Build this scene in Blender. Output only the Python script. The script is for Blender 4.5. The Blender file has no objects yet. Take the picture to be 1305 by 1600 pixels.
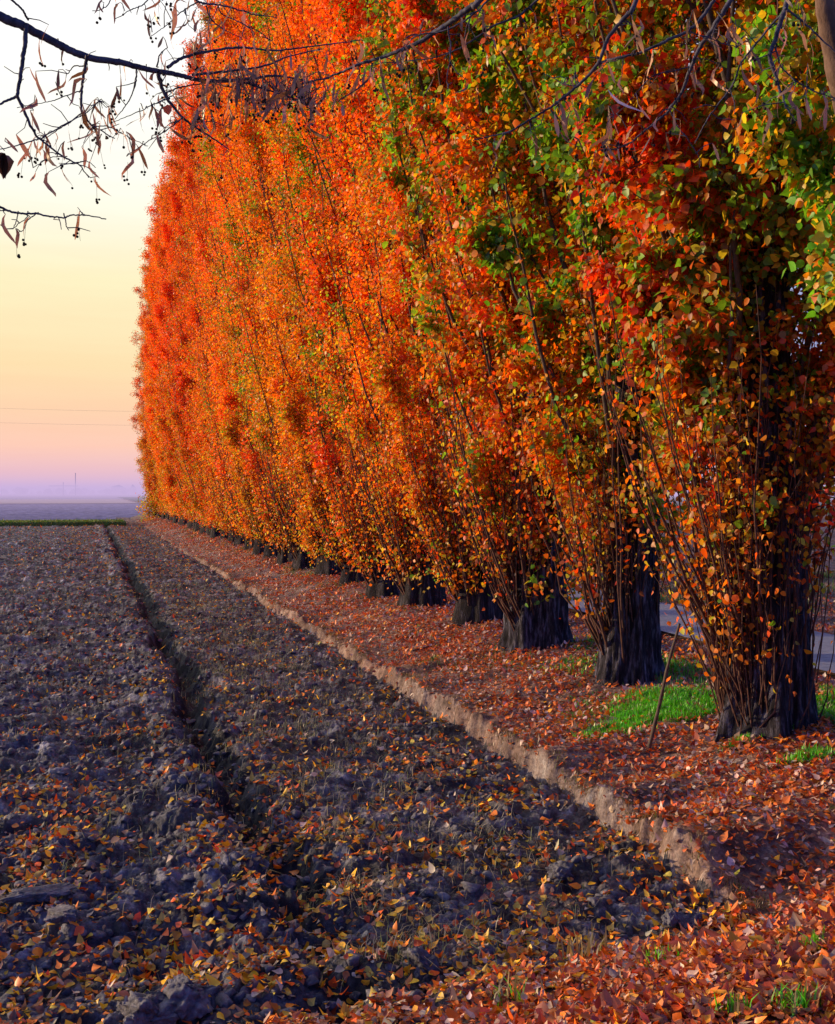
import bpy, math
import numpy as np
from mathutils import Vector

scene = bpy.context.scene
COL = scene.collection
R = math.radians

# ------------------------------------------------------------------ camera frame
YAW = R(16.8); F = 1700.0; EYE = 2.25
sY, cY = math.sin(YAW), math.cos(YAW)
def at(px, py, d):
    """world point on the photo's ray (px,py) at optical depth d"""
    u = (px - 652.5) / F; v = (768.0 - py) / F
    return np.array([d * (sY + u * cY), d * (cY - u * sY), EYE + v * d])

# ------------------------------------------------------------------ noise
def _h(ix, iy, seed):
    n = (ix.astype(np.int64) * 374761393 + iy.astype(np.int64) * 668265263 + seed * 974634711) & 0x7fffffff
    n = ((n ^ (n >> 13)) * 1274126177) & 0x7fffffff
    n = ((n ^ (n >> 16)) * 974711) & 0x7fffffff
    return ((n ^ (n >> 11)) & 0xfffff) / float(0xfffff)
def perlin(x, y, seed=0):
    x = np.asarray(x, float); y = np.asarray(y, float)
    x0 = np.floor(x); y0 = np.floor(y); fx = x - x0; fy = y - y0
    ix = x0.astype(np.int64); iy = y0.astype(np.int64)
    def g(i, j):
        a = _h(ix + i, iy + j, seed) * 2 * np.pi
        return np.cos(a) * (fx - i) + np.sin(a) * (fy - j)
    sx = fx * fx * fx * (fx * (fx * 6 - 15) + 10); sy = fy * fy * fy * (fy * (fy * 6 - 15) + 10)
    a = g(0, 0) * (1 - sx) + g(1, 0) * sx; b = g(0, 1) * (1 - sx) + g(1, 1) * sx
    return (a * (1 - sy) + b * sy) * 1.5
def fbm(x, y, seed=0, o=4):
    s = 0; a = 1.0
    for k in range(o):
        s = s + a * perlin(x * 2 ** k, y * 2 ** k, seed + 17 * k); a *= .5
    return s
def domes(x, y, cell, seed):
    """rounded random lumps, 0..1"""
    x = x / cell; y = y / cell
    ix = np.floor(x).astype(np.int64); iy = np.floor(y).astype(np.int64)
    out = np.zeros_like(x)
    for i in (-1, 0, 1):
        for j in (-1, 0, 1):
            cx = ix + i; cy = iy + j
            px = cx + _h(cx, cy, seed); py = cy + _h(cx, cy, seed + 5)
            r = .25 + .65 * _h(cx, cy, seed + 9)
            d2 = ((x - px) ** 2 + (y - py) ** 2) / (r * r)
            out = np.maximum(out, np.sqrt(np.clip(1 - d2, 0, 1)) * r)
    return out
def plates(x, y, cell, seed):
    """tilted broken slabs: upper envelope of randomly tilted plates"""
    x = x / cell; y = y / cell
    ix = np.floor(x).astype(np.int64); iy = np.floor(y).astype(np.int64)
    out = np.full(x.shape, -1.0)
    for i in (-1, 0, 1):
        for j in (-1, 0, 1):
            cx = ix + i; cy = iy + j
            dx = x - (cx + _h(cx, cy, seed)); dy = y - (cy + _h(cx, cy, seed + 5))
            a = _h(cx, cy, seed + 7) * 6.283; k = .2 + .75 * _h(cx, cy, seed + 8); r = .25 + .45 * _h(cx, cy, seed + 9)
            d = np.maximum(np.abs(dx * np.cos(a) + dy * np.sin(a)), np.abs(dy * np.cos(a) - dx * np.sin(a)) * 1.25)
            h = .55 * _h(cx, cy, seed + 11) + k * (dx * np.cos(a + 1) + dy * np.sin(a + 1)) - 3.0 * np.maximum(0, d - r)
            out = np.maximum(out, h)
    return np.clip(out, -.25, 1.0)
def sm(a, b, x):
    t = np.clip((x - a) / (b - a), 0, 1); return t * t * (3 - 2 * t)

# ------------------------------------------------------------------ terrain height
XF = 1.03
def edge_x(Y):
    Y = np.asarray(Y, float)
    return 3.3 + .10 * perlin(Y * .33, Y * 0 + .5, 3) + .05 * perlin(Y * 1.3, Y * 0 + 2.5, 4) + .025 * perlin(Y * 4.1, Y * 0 + 2.5, 5)
def head_q(X, Y):
    return (4.92 - (3.15 - X) * .2) - Y + .15 * perlin(X * 1.1, Y * 1.1, 8)
def furrow_x(Y):
    return XF + .10 * perlin(Y * .4, Y * 0 + 7.5, 11) + .07 * perlin(Y * 1.6, Y * 0 + 3.5, 12)
def height(X, Y, detail=True):
    X = np.asarray(X, float); Y = np.asarray(Y, float)
    e = edge_x(Y) + .05 * perlin(X * 3, Y * 5, 6) + .02 * perlin(X * 9, Y * 15, 7)
    t = X - e
    q = head_q(X, Y)
    head = .52 * sm(-.15, 1.7, q)
    led = sm(4.95, 5.6, Y) * np.clip(.85 + .45 * perlin(Y * .6, Y * 0 + 1.5, 13) + .35 * perlin(Y * 2.3, Y * 0 + 4.5, 14), .12, 1.4)
    bank = np.interp(Y, [5, 9, 16, 45], [.28, .22, .15, .08]) * led * sm(0, .085, t) + (.40 - np.interp(Y, [5, 16, 45], [.26, .15, .08]) * led) * sm(.0, 1.7, t) + .05 * sm(1.2, 2.0, t)
    bank = bank - .10 * sm(2.9, 3.8, t)
    z = bank + head * np.clip(1 - bank / .47, 0, 1)
    wf = (1 - sm(-.02, .05, t)) * (1 - sm(.0, .9, q))
    wx = X + .05 * perlin(X * 5, Y * 5, 21); wy = Y + .05 * perlin(X * 5, Y * 5, 22)
    strip = sm(XF + .1, XF + .5, X)
    amp = 1.0 - .45 * strip
    f = .055 * fbm(X * .9, Y * 1.3, 30, 3) * amp
    f = f + .05 * np.maximum(0, perlin(X * .45 + 3, Y * 1.7, 33)) * (1 - strip)
    f = f + .055 * domes(wx, wy * 1.15, .33, 41) * amp * (.35 + .9 * np.clip(.5 + perlin(X * .8, Y * .8, 44), 0, 1))
    f = f + .075 * domes(wx + 7, wy, .15, 51) * (.75 + .25 * amp) * (.4 + .8 * np.clip(.5 + perlin(X * 1.3, Y * 1.3, 54), 0, 1))
    f = f + .085 * plates(wx, wy, .26, 45) * amp * np.clip(.45 + 1.1 * perlin(X * .9, Y * .9, 46), .1, 1.1)
    if detail:
        f = f + .042 * plates(wx + 5, wy, .11, 47) * np.clip(.6 + .8 * perlin(X * 1.6, Y * 1.6, 48), .2, 1)
        f = f + .025 * domes(wx + 3, wy + 2, .065, 61) * (.9 - .2 * strip)
        big = np.clip(.6 + .9 * perlin(X * 1.1, Y * 1.4, 57), .25, 1.2)
        f = f + (.06 * np.abs(perlin(wx * 4.2, wy * 4.8, 63)) + .035 * np.abs(perlin(wx * 9, wy * 9, 64)) * 1) * big * (1 - .3 * strip)
        f = f + .016 * np.abs(perlin(X * 20 + wx * 3, Y * 20, 65)) + .009 * np.abs(perlin(X * 43, Y * 43, 66)) + .003 * perlin(X * 70, Y * 70, 71)
    fx = X - furrow_x(Y) + .09 * perlin(X * 3.3, Y * 3.3, 15) + .05 * perlin(X * 9, Y * 9, 16)
    fdep = .13 * perlin(Y * .55, X * 0 + 3.5, 19) + np.interp(Y, [4.6, 6.5, 9, 14], [.04, .14, .22, .26]) + .10 * perlin(Y * 1.1, X * 0 + .5, 16)
    f = f - .8 * fdep * sm(-.20, -.03, fx) * (1 - sm(.02, .23, fx)) + .075 * np.exp(-((fx + .32) / .19) ** 2) + .05 * np.exp(-((fx - .5) / .25) ** 2)
    f = f - .03
    z = z + f * wf * .80
    wb = 1 - wf
    wb = wb * (1 - sm(6.7, 7.1, X) * (1 - sm(9.3, 9.7, X)))
    z = z + wb * (.05 * fbm(X * .8, Y * .8, 81, 3) + (.012 * perlin(X * 9, Y * 9, 82) + .006 * perlin(X * 30, Y * 30, 83) if detail else 0))
    # vertical scrapes on the cut earth face
    face = np.exp(-((t - .06) / .07) ** 2) * led
    if detail:
        z = z + face * (.035 * perlin(Y * 16 + X * 3, X * 4, 91) + .02 * perlin(Y * 34, X * 20, 92))
    return z
def gz(x, y):
    return float(height(np.array([x]), np.array([y]))[0])

# ------------------------------------------------------------------ mesh helpers
def mk(name, V, Fq, mat, parent=None, col=None, smooth=False, tri=None, uv=None):
    """V (N,3), Fq (M,4) quads, tri (K,3) triangles"""
    V = np.ascontiguousarray(V, dtype=np.float32)
    me = bpy.data.meshes.new(name)
    nq = 0 if Fq is None else len(Fq); nt = 0 if tri is None else len(tri)
    me.vertices.add(len(V)); me.vertices.foreach_set('co', V.ravel())
    idx = []; 
    if nq: idx.append(np.asarray(Fq, np.int32).ravel())
    if nt: idx.append(np.asarray(tri, np.int32).ravel())
    idx = np.concatenate(idx)
    me.loops.add(len(idx)); me.loops.foreach_set('vertex_index', idx)
    me.polygons.add(nq + nt)
    ls = np.concatenate([np.arange(nq) * 4, nq * 4 + np.arange(nt) * 3]).astype(np.int32)
    me.polygons.foreach_set('loop_start', ls)
    if smooth:
        me.polygons.foreach_set('use_smooth', np.ones(nq + nt, bool))
    me.update(calc_edges=True)
    if col is not None:
        a = me.attributes.new('col', 'FLOAT_COLOR', 'FACE')
        c = np.ones((nq + nt, 4), np.float32); c[:, :3] = col
        a.data.foreach_set('color', c.ravel())
    me.materials.append(mat)
    o = bpy.data.objects.new(name, me)
    COL.objects.link(o)
    if parent is not None: o.parent = parent
    return o
class MB:
    def __init__(s): s.V = []; s.Q = []; s.T = []; s.n = 0
    def add(s, V, Q=None, T=None):
        V = np.asarray(V, float)
        if Q is not None and len(Q): s.Q.append(np.asarray(Q) + s.n)
        if T is not None and len(T): s.T.append(np.asarray(T) + s.n)
        s.V.append(V); s.n += len(V)
    def tube(s, P, rad, sides=5, flute=None):
        P = np.asarray(P, float); n = len(P); rad = np.broadcast_to(np.asarray(rad, float), (n,))
        T = np.gradient(P, axis=0); T /= np.linalg.norm(T, axis=1, keepdims=True) + 1e-9
        ref = np.array([0, 0, 1.]) if abs(T[:, 2]).mean() < .8 else np.array([1., 0, 0])
        A = np.cross(T, ref); A /= np.linalg.norm(A, axis=1, keepdims=True) + 1e-9
        B = np.cross(T, A)
        th = np.arange(sides) * 2 * np.pi / sides
        ring = (A[:, None, :] * np.cos(th)[None, :, None] + B[:, None, :] * np.sin(th)[None, :, None]) * rad[:, None, None] + P[:, None, :]
        V = ring.reshape(-1, 3)
        i = np.arange(n - 1)[:, None] * sides; j = np.arange(sides)[None, :]; j2 = (j + 1) % sides
        Q = np.stack([i + j, i + j2, i + sides + j2, i + sides + j], -1).reshape(-1, 4)
        s.add(V, Q)
    def build(s, name, mat, parent=None, smooth=True):
        return mk(name, np.concatenate(s.V), np.concatenate(s.Q) if s.Q else None, mat, parent, smooth=smooth, tri=np.concatenate(s.T) if s.T else None)
def spline(P, n):
    P = np.asarray(P, float)
    if len(P) == 2: return P[0] + (P[1] - P[0]) * np.linspace(0, 1, n)[:, None]
    Pp = np.vstack([2 * P[0] - P[1], P, 2 * P[-1] - P[-2]])
    t = np.linspace(0, len(P) - 1 - 1e-6, n); k = t.astype(int); u = (t - k)[:, None]
    a, b, c, d = Pp[k], Pp[k + 1], Pp[k + 2], Pp[k + 3]
    return .5 * (2 * b + (c - a) * u + (2 * a - 5 * b + 4 * c - d) * u ** 2 + (3 * b - a - 3 * c + d) * u ** 3)
def unit(v): return v / (np.linalg.norm(v, axis=-1, keepdims=True) + 1e-9)

WJ = np.random.default_rng(909)
def leaf_mesh(P, size, D, N, shape='delt', fold=.18, curl=.0):
    """P base points, D direction of the blade, N its normal -> V, Q (2 quads per leaf; or 1)"""
    D = unit(D); S = unit(np.cross(D, N)); N = np.cross(S, D)
    S = S * WJ.uniform(.62, 1.08, (len(P), 1)); D = D * WJ.uniform(.85, 1.1, (len(P), 1))
    s = np.asarray(size)[:, None]
    n = len(P)
    if shape == 'quad':
        pts = [P, P + s * (.42 * D + .42 * S), P + s * D, P + s * (.42 * D - .42 * S)]
        V = np.stack(pts, 1).reshape(-1, 3)
        Q = np.arange(n)[:, None] * 4 + np.array([0, 1, 2, 3])[None]
        return V, Q
    if shape == 'delt':
        cu = np.asarray(curl); cu = cu[:, None] if cu.ndim else cu
        f = fold
        tw_ = WJ.uniform(.18, .36, (len(P), 1)); bw_ = WJ.uniform(.20, .34, (len(P), 1))
        pts = [P, P + s * (.08 * D + bw_ * S + f * .2 * N), P + s * (.34 * D + .45 * S + f * .55 * N - cu * .1 * N), P + s * (.66 * D + tw_ * S + f * .2 * N - cu * .45 * N), P + s * (D - cu * N),
               P + s * (.66 * D - tw_ * S + f * .2 * N - cu * .45 * N), P + s * (.34 * D - .45 * S + f * .55 * N - cu * .1 * N), P + s * (.08 * D - bw_ * S + f * .2 * N), P + s * (.38 * D - cu * .12 * N)]
        V = np.stack(pts, 1).reshape(-1, 3); b = np.arange(n)[:, None] * 9
        Q = np.stack([b + np.array(q)[None] for q in ([0, 1, 2, 8], [8, 2, 3, 4], [4, 5, 6, 8], [8, 6, 7, 0])], 1).reshape(-1, 4)
        return V, Q
    if shape == 'bract':
        cu = np.asarray(curl)[:, None]; us = [0, .15, .38, .62, .84, 1.0]; ws = [.012, .045, .075, .085, .06, .008]
        L_ = []
        for u, w in zip(us, ws):
            c = P + s * (u * D + cu * (u * u * 1.2 - .6 * u) * N + .25 * cu * math.sin(u * 5) * S)
            tw = 1.6 * cu * u
            W = (np.cos(tw) * S + np.sin(tw) * N)
            L_ += [c - s * w * W, c + s * w * W]
        V = np.stack(L_, 1).reshape(-1, 3); b = np.arange(n)[:, None] * 12
        Q = np.stack([b + np.array([2 * k, 2 * k + 1, 2 * k + 3, 2 * k + 2])[None] for k in range(5)], 1).reshape(-1, 4)
        return V, Q
    if shape == 'oval': w1, l1, w2, l2 = .42, .28, .36, .70
    elif shape == 'strap': w1, l1, w2, l2 = .095, .3, .09, .75
    f = fold
    cu = np.asarray(curl)
    cu = cu[:, None] if cu.ndim else cu
    pts = [P,
           P + s * (l1 * D + w1 * S + f * w1 * N),
           P + s * (l2 * D + w2 * S + (f * w2) * N - cu * .3 * N),
           P + s * (D - cu * N),
           P + s * (l2 * D - w2 * S + (f * w2) * N - cu * .3 * N),
           P + s * (l1 * D - w1 * S + f * w1 * N)]
    V = np.stack(pts, 1).reshape(-1, 3)
    b = np.arange(n)[:, None] * 6
    Q = np.stack([b + np.array([0, 1, 2, 3])[None], b + np.array([0, 3, 4, 5])[None]], 1).reshape(-1, 4)
    return V, Q

# ------------------------------------------------------------------ materials
def newmat(name):
    m = bpy.data.materials.new(name); m.use_nodes = True
    nt = m.node_tree; nt.nodes.clear()
    out = nt.nodes.new('ShaderNodeOutputMaterial')
    return m, nt, out
def N_(nt, t, **kw):
    n = nt.nodes.new(t)
    for k, v in kw.items():
        if k in n.inputs.keys(): n.inputs[k].default_value = v
        else: setattr(n, k, v)
    return n
def ramp(nt, fac, stops):
    r = nt.nodes.new('ShaderNodeValToRGB'); el = r.color_ramp.elements
    while len(el) < len(stops): el.new(.5)
    for e, (p, c) in zip(el, stops):
        e.position = p; e.color = (*c, 1)
    nt.links.new(fac, r.inputs[0]); return r.outputs[0]

def leaf_mat(name, trans=.45, gloss=.06, rough=.35, objvar=.0, tmul=(1.25, 1.0, .8)):
    m, nt, out = newmat(name); L = nt.links
    a = N_(nt, 'ShaderNodeAttribute', attribute_name='col')
    base = a.outputs['Color']
    if objvar:
        oi = nt.nodes.new('ShaderNodeObjectInfo')
        hs = nt.nodes.new('ShaderNodeHueSaturation')
        mr = N_(nt, 'ShaderNodeMapRange'); mr.inputs['To Min'].default_value = .5 - objvar * .3; mr.inputs['To Max'].default_value = .5 + objvar
        L.new(oi.outputs['Random'], mr.inputs['Value']); L.new(mr.outputs[0], hs.inputs['Hue'])
        m2 = N_(nt, 'ShaderNodeMath', operation='FRACT'); m1 = N_(nt, 'ShaderNodeMath', operation='MULTIPLY'); m1.inputs[1].default_value = 7.31
        L.new(oi.outputs['Random'], m1.inputs[0]); L.new(m1.outputs[0], m2.inputs[0])
        mv = N_(nt, 'ShaderNodeMapRange'); mv.inputs['To Min'].default_value = .86; mv.inputs['To Max'].default_value = 1.12
        L.new(m2.outputs[0], mv.inputs['Value']); L.new(mv.outputs[0], hs.inputs['Value'])
        L.new(base, hs.inputs['Color']); base = hs.outputs[0]
    d = nt.nodes.new('ShaderNodeBsdfDiffuse'); L.new(base, d.inputs[0])
    tm = N_(nt, 'ShaderNodeMix', data_type='RGBA', blend_type='MULTIPLY'); tm.inputs[0].default_value = 1
    L.new(base, tm.inputs[6]); tm.inputs[7].default_value = (*tmul, 1)
    t = nt.nodes.new('ShaderNodeBsdfTranslucent'); L.new(tm.outputs[2], t.inputs[0])
    mx = nt.nodes.new('ShaderNodeMixShader'); mx.inputs[0].default_value = trans
    L.new(d.outputs[0], mx.inputs[1]); L.new(t.outputs[0], mx.inputs[2])
    g = nt.nodes.new('ShaderNodeBsdfGlossy'); g.inputs['Roughness'].default_value = rough; g.inputs['Color'].default_value = (1, 1, 1, 1)
    m3 = nt.nodes.new('ShaderNodeMixShader'); m3.inputs[0].default_value = gloss
    L.new(mx.outputs[0], m3.inputs[1]); L.new(g.outputs[0], m3.inputs[2])
    L.new(m3.outputs[0], out.inputs[0]); return m
def noise_mat(name, stops, attr=False, scale=8., detail=6., rough=.9, bump=.3, bscale=30., stretch=(1, 1, 1), coord='Object', bdist=.02, spec=.2):
    m, nt, out = newmat(name); L = nt.links
    tc = nt.nodes.new('ShaderNodeTexCoord'); mp = nt.nodes.new('ShaderNodeMapping'); mp.inputs['Scale'].default_value = stretch
    L.new(tc.outputs[coord], mp.inputs[0])
    n1 = N_(nt, 'ShaderNodeTexNoise', Scale=scale, Detail=detail, Roughness=.65); L.new(mp.outputs[0], n1.inputs['Vector'])
    c = ramp(nt, n1.outputs[0], stops)
    p = nt.nodes.new('ShaderNodeBsdfPrincipled'); p.inputs['Roughness'].default_value = rough; p.inputs['Specular IOR Level'].default_value = spec
    if attr:
        n3 = N_(nt, 'ShaderNodeTexNoise', Scale=42., Detail=8., Roughness=.75); L.new(mp.outputs[0], n3.inputs['Vector'])
        sp_ = ramp(nt, n3.outputs[0], [(.33, (.45, .44, .46)), (.52, (1, 1, 1)), (.70, (1.6, 1.55, 1.5))])
        m0 = N_(nt, 'ShaderNodeMix', data_type='RGBA', blend_type='MULTIPLY'); m0.inputs[0].default_value = 1
        L.new(c, m0.inputs[6]); L.new(sp_, m0.inputs[7]); c = m0.outputs[2]
        at_ = N_(nt, 'ShaderNodeAttribute', attribute_name='col'); mm = N_(nt, 'ShaderNodeMix', data_type='RGBA', blend_type='MULTIPLY'); mm.inputs[0].default_value = 1
        L.new(c, mm.inputs[6]); L.new(at_.outputs['Color'], mm.inputs[7]); c = mm.outputs[2]
    L.new(c, p.inputs['Base Color'])
    n2 = N_(nt, 'ShaderNodeTexNoise', Scale=bscale, Detail=6., Roughness=.7); L.new(mp.outputs[0], n2.inputs['Vector'])
    b = nt.nodes.new('ShaderNodeBump'); b.inputs['Strength'].default_value = bump; b.inputs['Distance'].default_value = bdist
    L.new(n2.outputs[0], b.inputs['Height']); L.new(b.outputs[0], p.inputs['Normal'])
    L.new(p.outputs[0], out.inputs[0]); return m

M = {}
M['leaf'] = leaf_mat('poplar_leaf', trans=.55, gloss=.03, rough=.45, objvar=.022)
M['litter'] = leaf_mat('fallen_leaf', trans=.12, gloss=.05, rough=.45)
M['grass'] = leaf_mat('grass_blade', trans=.35, gloss=.05, tmul=(1, 1.1, .6))
M['bract'] = leaf_mat('bract', trans=.32, gloss=.04, tmul=(1.1, .8, .6))
M['side_soil'] = noise_mat('side_soil', [(.3, (.05, .045, .055)), (.7, (.13, .12, .13))], scale=4)
M['soil'] = noise_mat('soil', [(.34, (.050, .046, .060)), (.5, (.148, .140, .175)), (.68, (.46, .45, .54))], attr=True, scale=5, detail=9, bump=.8, bscale=45, rough=.75, bdist=.03, spec=.35)
M['clod'] = noise_mat('clod', [(.34, (.05, .045, .054)), (.66, (.26, .24, .27))], scale=14, detail=8, bump=.8, bscale=60, rough=.7, spec=.35)
M['bank'] = noise_mat('bank_earth', [(.3, (.10, .055, .04)), (.5, (.26, .15, .11)), (.7, (.44, .30, .23))], attr=True, scale=7, detail=8, bump=.7, bscale=40)
M['bark'] = noise_mat('bark', [(.37, (.010, .008, .010)), (.51, (.052, .044, .056)), (.67, (.27, .25, .33))], scale=7, detail=9, bump=1., bscale=13, stretch=(3.4, 3.4, .55), bdist=.08)
M['shaded_bark'] = noise_mat('shaded_bark', [(.35, (.012, .009, .009)), (.52, (.038, .031, .034)), (.70, (.13, .115, .135))], scale=6, detail=8, bump=1., bscale=14, stretch=(3.2, 3.2, .5), bdist=.06)  # bark copy for farther trunks, shadow under the crowns painted in
M['limb'] = noise_mat('limb_bark', [(.3, (.05, .034, .025)), (.7, (.14, .10, .075))], scale=20, bump=.3)
M['bough'] = noise_mat('bough_bark', [(.3, (.08, .045, .032)), (.7, (.24, .15, .11))], scale=12, bump=.5, bscale=40, stretch=(1, 1, .4))
M['shoot'] = noise_mat('shoot_bark', [(.3, (.05, .024, .018)), (.7, (.17, .085, .06))], scale=14, bump=.2)
M['linden'] = noise_mat('linden_bark', [(.3, (.02, .018, .026)), (.7, (.13, .12, .17))], scale=40, bump=.4, bscale=80, rough=.6, bdist=.004)
M['fruit'] = noise_mat('fruit', [(.3, (.02, .015, .012)), (.7, (.06, .04, .03))], scale=90, bump=.2)
M['road'] = noise_mat('gravel_road', [(.3, (.26, .26, .29)), (.7, (.42, .42, .46))], scale=12, bump=.3, bscale=120)
M['farsoil'] = noise_mat('far_soil', [(.38, (.12, .10, .18)), (.6, (.28, .235, .39))], scale=.9, detail=8, bump=.3, bscale=3, bdist=.2)  # soil with the lavender of the distance haze painted into its colour
M['pale'] = noise_mat('stubble_field', [(.35, (.50, .36, .27)), (.7, (.62, .46, .34))], scale=.05, bump=.0)
M['ground'] = noise_mat('distant_ground', [(.35, (.22, .19, .2)), (.7, (.32, .27, .26))], scale=.02, bump=.0)
M['turf'] = noise_mat('turf', [(.35, (.03, .06, .015)), (.7, (.075, .14, .025))], scale=2.5, bump=.5, bscale=20)
M['far_tree'] = noise_mat('far_tree', [(.35, (.08, .08, .08)), (.7, (.14, .13, .12))], scale=.2, bump=.0)
M['metal'] = noise_mat('weathered_metal', [(.3, (.18, .17, .17)), (.7, (.3, .28, .28))], scale=4, bump=.0)
M['wood'] = noise_mat('stick_wood', [(.3, (.07, .05, .04)), (.7, (.17, .125, .10))], scale=30, bump=.4, stretch=(1, 1, .3))

def tag(o, label=None, cat=None, group=None, kind=None):
    if label: o['label'] = label
    if cat: o['category'] = cat
    if group: o['group'] = group
    if kind: o['kind'] = kind
    return o
def empty(name, loc, rz=0):
    o = bpy.data.objects.new(name, None); COL.objects.link(o)
    o.location = loc; o.rotation_euler = (0, 0, rz); o.empty_display_size = .3
    return o

# ------------------------------------------------------------------ near terrain: polar sheet, finer close to the viewer
ds = [1.0]
while ds[-1] < 96:
    d = ds[-1]
    if d < 3.2: st = .03
    elif d < 4.6: st = .012
    else: st = min(d * d / 2650. , .02 + .0042 * d)
    ds.append(d + st)
ds = np.array(ds)
an = np.concatenate([np.linspace(R(-24), R(-7), 140, endpoint=False), np.linspace(R(-7), R(41), 1050, endpoint=False), np.linspace(R(41), R(60), 140)])
Dg, Ag = np.meshgrid(ds, an, indexing='ij')
GX = Dg * np.sin(Ag); GY = Dg * np.cos(Ag)
GZ = height(GX, GY)
nr, nc = GX.shape
V = np.stack([GX, GY, GZ], -1).reshape(-1, 3)
ii = np.arange(nr - 1)[:, None] * nc + np.arange(nc - 1)[None]
Q = np.stack([ii, ii + nc, ii + nc + 1, ii + 1], -1).reshape(-1, 4)
cx = V[Q].mean(1)
te = cx[:, 0] - edge_x(cx[:, 1]); qe = head_q(cx[:, 0], cx[:, 1])
isf = (te < 0) & (qe < .55)
isf &= ~((cx[:, 1] > 73.5))
X_, Y_ = cx[:, 0], cx[:, 1]
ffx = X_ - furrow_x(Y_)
furrow_shade = 1 - np.interp(Y_, [5, 7, 10], [.4, .62, .82]) * sm(-.2, -.08, ffx) * (1 - sm(.13, .30, ffx))  # shadow along the furrow floor, painted into the soil colour
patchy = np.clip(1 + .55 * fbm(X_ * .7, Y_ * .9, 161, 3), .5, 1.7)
rel = np.clip((cx[:, 2] - height(X_, Y_, False) - .060) * 15, -.66, .95)       # clod tops lightened, gaps darkened: highlight and shade put into the colour
fcol = (furrow_shade * patchy * (1 + rel))[:, None] * np.ones(3)
strw = (sm(XF + .15, XF + .6, X_) * np.clip(.35 + .9 * perlin(X_ * 1.2, Y_ * .8, 162), 0, 1))[:, None]
fcol = fcol * (1 - strw + strw * np.array([1.35, 1.1, .80]))
tt = X_ - edge_x(Y_)
clay = (np.exp(-((tt - .03) / .06) ** 2) * sm(4.95, 5.6, Y_) * np.clip(.6 + 1.2 * perlin(Y_ * 1.7, X_ * 3, 18), .1, 1))[:, None]
bcol = np.ones((len(cx), 3)) * np.clip(1 + .4 * fbm(X_ * 1.3, Y_ * 1.3, 163, 3), .5, 1.6)[:, None]
bcol = bcol * (1 - clay + clay * np.array([.95, 1.05, 1.1]))
grey = (np.clip(.2 + 1.3 * perlin(X_ * 1.1 + 4, Y_ * .35, 141), 0, 1) * (tt > 0) * (tt < 1.1))[:, None]
bcol = bcol * (1 - grey + grey * np.array([.95, 1.15, 1.35]))
def sub(name, mask, mat):
    q = Q[mask]; u, inv = np.unique(q, return_inverse=True)
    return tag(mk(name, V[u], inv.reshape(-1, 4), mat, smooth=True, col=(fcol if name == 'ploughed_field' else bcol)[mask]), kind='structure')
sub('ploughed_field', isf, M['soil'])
sub('bank', ~isf & (cx[:, 0] > -3 + 0 * cx[:, 0]) & ~((cx[:, 1] > 73.5) & (cx[:, 0] < 2.2)), M['bank'])

def sheet(name, x0, x1, y0, y1, z, mat, nx=2, ny=2, zf=None):
    X, Y = np.meshgrid(np.linspace(x0, x1, nx), np.linspace(y0, y1, ny))
    Z = np.full_like(X, z) if zf is None else zf(X, Y)
    v = np.stack([X, Y, Z], -1).reshape(-1, 3)
    i = (np.arange(ny - 1)[:, None] * nx + np.arange(nx - 1)[None])
    q = np.stack([i, i + 1, i + nx + 1, i + nx], -1).reshape(-1, 4)
    return tag(mk(name, v, q, mat, smooth=True), kind='structure')
sheet('ground', -5000, 5000, -200, 7000, -.30, M['ground'])
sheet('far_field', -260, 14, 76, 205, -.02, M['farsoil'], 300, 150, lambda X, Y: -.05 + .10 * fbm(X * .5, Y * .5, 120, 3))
sheet('side_field', -260, -2, -60, 76, -.22, M['side_soil'], 4, 4)
sheet('stubble_field', -400, 300, 215, 330, .02, M['pale'])
sheet('road', 7.25, 9.15, -20, 110, .415, M['road'], 12, 200, lambda X, Y: .405 + .012 * perlin(X * .7, Y * .4, 77))
sheet('meadow', 9.0, 300, -40, 400, .2, M['turf'], 60, 80, lambda X, Y: .30 + .05 * perlin(X * .1, Y * .1, 78))
# grassy baulk at the end of the field
def baulk(X, Y):
    return -.1 + .40 * sm(72.3, 73.2, Y + .05 * X + .15 * perlin(X * .4, Y, 99)) * (1 - sm(77.0, 78.5, Y)) + .04 * perlin(X * 2, Y * 2, 98)
sheet('grass_strip', -60, 2.3, 72, 79, 0, M['turf'], 200, 40, baulk)

# ------------------------------------------------------------------ leaf colours
ORANGE = np.array([1.0, .20, .008]); RED = np.array([.95, .095, .006]); AMBER = np.array([.80, .27, .012])
OLIVE = np.array([.58, .36, .012]); GREEN = np.array([.20, .46, .02]); RUST = np.array([.58, .15, .012]); YGREEN = np.array([.72, .60, .03])
def pick(rng, n, weights, jitter=.22):
    """weights (n,k) or (k,) over [ORANGE, RED, AMBER, OLIVE, GREEN, RUST, YGREEN]"""
    pal = np.stack([ORANGE, RED, AMBER, OLIVE, GREEN, RUST, YGREEN])
    w = np.broadcast_to(weights, (n, 7)); c = np.cumsum(w / w.sum(1, keepdims=True), 1)
    k = (rng.random((n, 1)) > c).sum(1).clip(0, 6)
    col = pal[k] * (1 + jitter * rng.normal(size=(n, 1))).clip(.45, 1.6)
    return col * (1 + .08 * rng.normal(size=(n, 3))).clip(.7, 1.3)

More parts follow.
